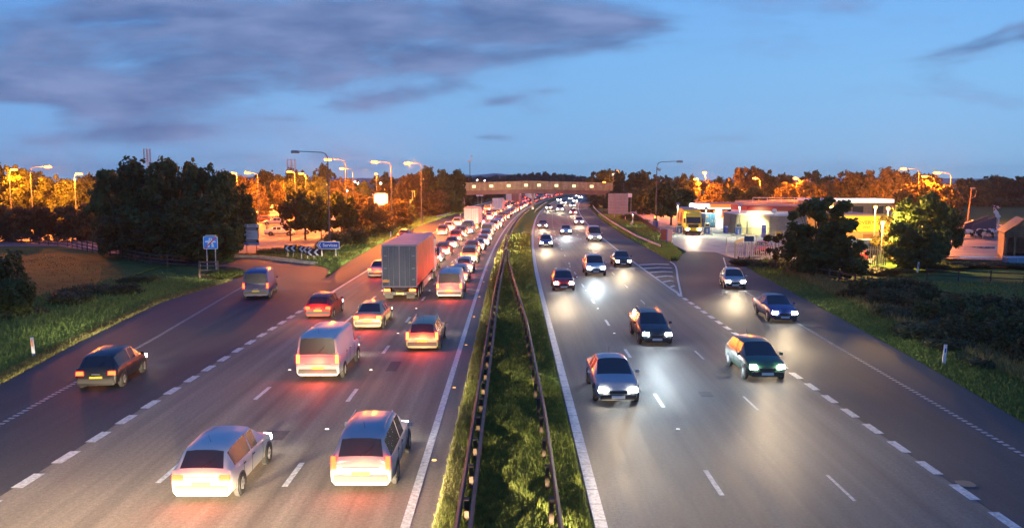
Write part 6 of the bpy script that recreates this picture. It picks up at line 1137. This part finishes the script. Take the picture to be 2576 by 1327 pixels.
# cows: one continuous body, copied
def cow_mesh():
    bm = bmesh.new(); lay = None
    me = bpy.data.meshes.new('body'); V = []; E_ = []; Rr = []
    def v(p, r): V.append(p); Rr.append(r); return len(V)-1
    a = v((-.95, 0, 1.08), (.30, .28)); b = v((-.45, 0, 1.02), (.36, .38)); c = v((.15, 0, 1.0), (.37, .40)); d = v((.7, 0, 1.1), (.30, .34)); n1_ = v((1.0, 0, 1.28), (.17, .22)); h = v((1.3, 0, 1.38), (.13, .15)); m_ = v((1.62, 0, 1.18), (.085, .09))
    E_ += [(a, b), (b, c), (c, d), (d, n1_), (n1_, h), (h, m_)]
    t = v((-1.17, 0, 1.15), (.05, .05)); t2 = v((-1.22, 0, .6), (.03, .03)); E_ += [(a, t), (t, t2)]
    for s in (-1, 1):
        h1 = v((-.92, s*.2, .78), (.14, .16)); h2 = v((-.82 if s > 0 else -.98, s*.2, .52), (.075, .08)); h3 = v((-.98 if s > 0 else -1.12, s*.2, .40), (.06, .065)); h4 = v((-.95 if s > 0 else -1.08, s*.2, .03), (.05, .06)); E_ += [(a, h1), (h1, h2), (h2, h3), (h3, h4)]
        f1 = v((.72, s*.18, .72), (.11, .12)); f2 = v((.70, s*.18, .42), (.065, .07)); f3 = v((.74 if s > 0 else .66, s*.18, .03), (.05, .06)); E_ += [(d, f1), (f1, f2), (f2, f3)]
        e1 = v((1.24, s*.22, 1.46), (.04, .06)); E_ += [(h, e1)]
    me.from_pydata(V, E_, []); o = bpy.data.objects.new('c', me); COL.objects.link(o); md = o.modifiers.new('s', 'SKIN'); 
    for i, r in enumerate(Rr): me.skin_vertices[0].data[i].radius = r
    me.skin_vertices[0].data[0].use_root = True; md2 = o.modifiers.new('u', 'SUBSURF'); md2.levels = 1; bpy.context.view_layer.update()
    m = bpy.data.meshes.new_from_object(o.evaluated_get(bpy.context.evaluated_depsgraph_get())); bpy.data.objects.remove(o); return m
CM = bpy.data.materials.new('cow_hide'); CM.use_nodes = True; t = CM.node_tree; oi = N(t, 'ShaderNodeObjectInfo'); tcn = N(t, 'ShaderNodeTexCoord'); add_ = N(t, 'ShaderNodeVectorMath'); add_.operation = 'ADD'; L(t, tcn.outputs['Object'], add_.inputs[0]); cb = N(t, 'ShaderNodeCombineXYZ'); L(t, M(t, 'MULTIPLY', oi.outputs['Random'], 40), cb.inputs[0]); L(t, cb.outputs[0], add_.inputs[1]); nn = N(t, 'ShaderNodeTexNoise'); nn.inputs['Scale'].default_value = 1.5; nn.inputs['Detail'].default_value = 1; L(t, add_.outputs[0], nn.inputs['Vector']); L(t, RAMP(t, nn.outputs[0], [(.47, (.03, .025, .022)), (.49, (.6, .55, .5))]), t.nodes['Principled BSDF'].inputs['Base Color']); t.nodes['Principled BSDF'].inputs['Roughness'].default_value = .7
try:
    cme = cow_mesh()
except Exception as ex:
    print('COWFAIL', ex); mbc = MB(); mbc.tube([(-1, 0, 1), (1, 0, 1)], .4, 8); cme = mbc.build('body', CM).data
cme.materials.clear(); cme.materials.append(CM); cme.polygons.foreach_set('use_smooth', [True]*len(cme.polygons))
CW = [(67.2, 129, 20, 'cow standing apart at the left of the farmyard'), (70.0, 130, 60, 'cow seen end-on, second from the left in the farmyard'), (69.0, 123.5, 175, 'brown-lit cow at the left end of the row in front of the trailer'), (71.2, 122.5, 185, 'pale cow side-on in the middle of the row in front of the trailer'), (73.0, 123.2, 100, 'cow facing away right of the pale side-on one'), (74.1, 122.6, 80, 'third cow from the shed in the row before the trailer'), (75.2, 123.0, 95, 'second cow from the shed in the row before the trailer'), (76.3, 122.4, 75, 'cow nearest the shed in the row before the trailer'), (76.4, 130, 10, 'left cow of the group behind the trailer ramps'), (78.3, 131, 170, 'middle cow of the group behind the trailer ramps'), (80.2, 130, 15, 'right cow of the group behind the trailer ramps'), (69.5, 133, 170, 'cow behind the left end of the cattle trailer'), (84.5, 150, 60, 'cow standing in the field above the shed roof'), (136, 230, 100, 'far cow at the right edge of the cow field')]
for i, (x, y, a, lab) in enumerate(CW):
    o = bpy.data.objects.new('cow', cme); COL.objects.link(o); o.location = (x, y, -.03); o.rotation_euler = (0, 0, R(a)); s = 1+.06*math.sin(i*3); o.scale = (s, s, s*.98); tag(o, lab, 'cow', 'cows in and around the farmyard')
# sign floodlights
light('SPOT', 'sign_flood', (WX(529, 76), 75.2, 5.6), 160, (.9, .95, 1), None, (R(50), 0, 0), .1, R(70), .6)
light('SPOT', 'sign_flood', (WX(826, 90), 90.2, 4.2), 120, (.9, .95, 1), None, (R(50), 0, 0), .1, R(90), .6)
# ------------------------------------------------------------------ thin haze volume added so the lamps glow, in place of lens glare
mb = MB(); mb.bx(-2700, 2700, -430, 3200, -7, 56); hz = mb.build('glow_haze', None or (lambda: (lambda m: m)(bpy.data.materials.new('glow_haze')))()); hm = hz.data.materials[0]; hm.use_nodes = True; t = hm.node_tree; t.nodes.clear()
pv = N(t, 'ShaderNodeVolumePrincipled'); pv.inputs['Color'].default_value = (.9, .92, .95, 1); pv.inputs['Density'].default_value = .00015; pv.inputs['Anisotropy'].default_value = .5; ot = N(t, 'ShaderNodeOutputMaterial'); L(t, pv.outputs[0], ot.inputs['Volume']); tag(hz, kind='stuff')
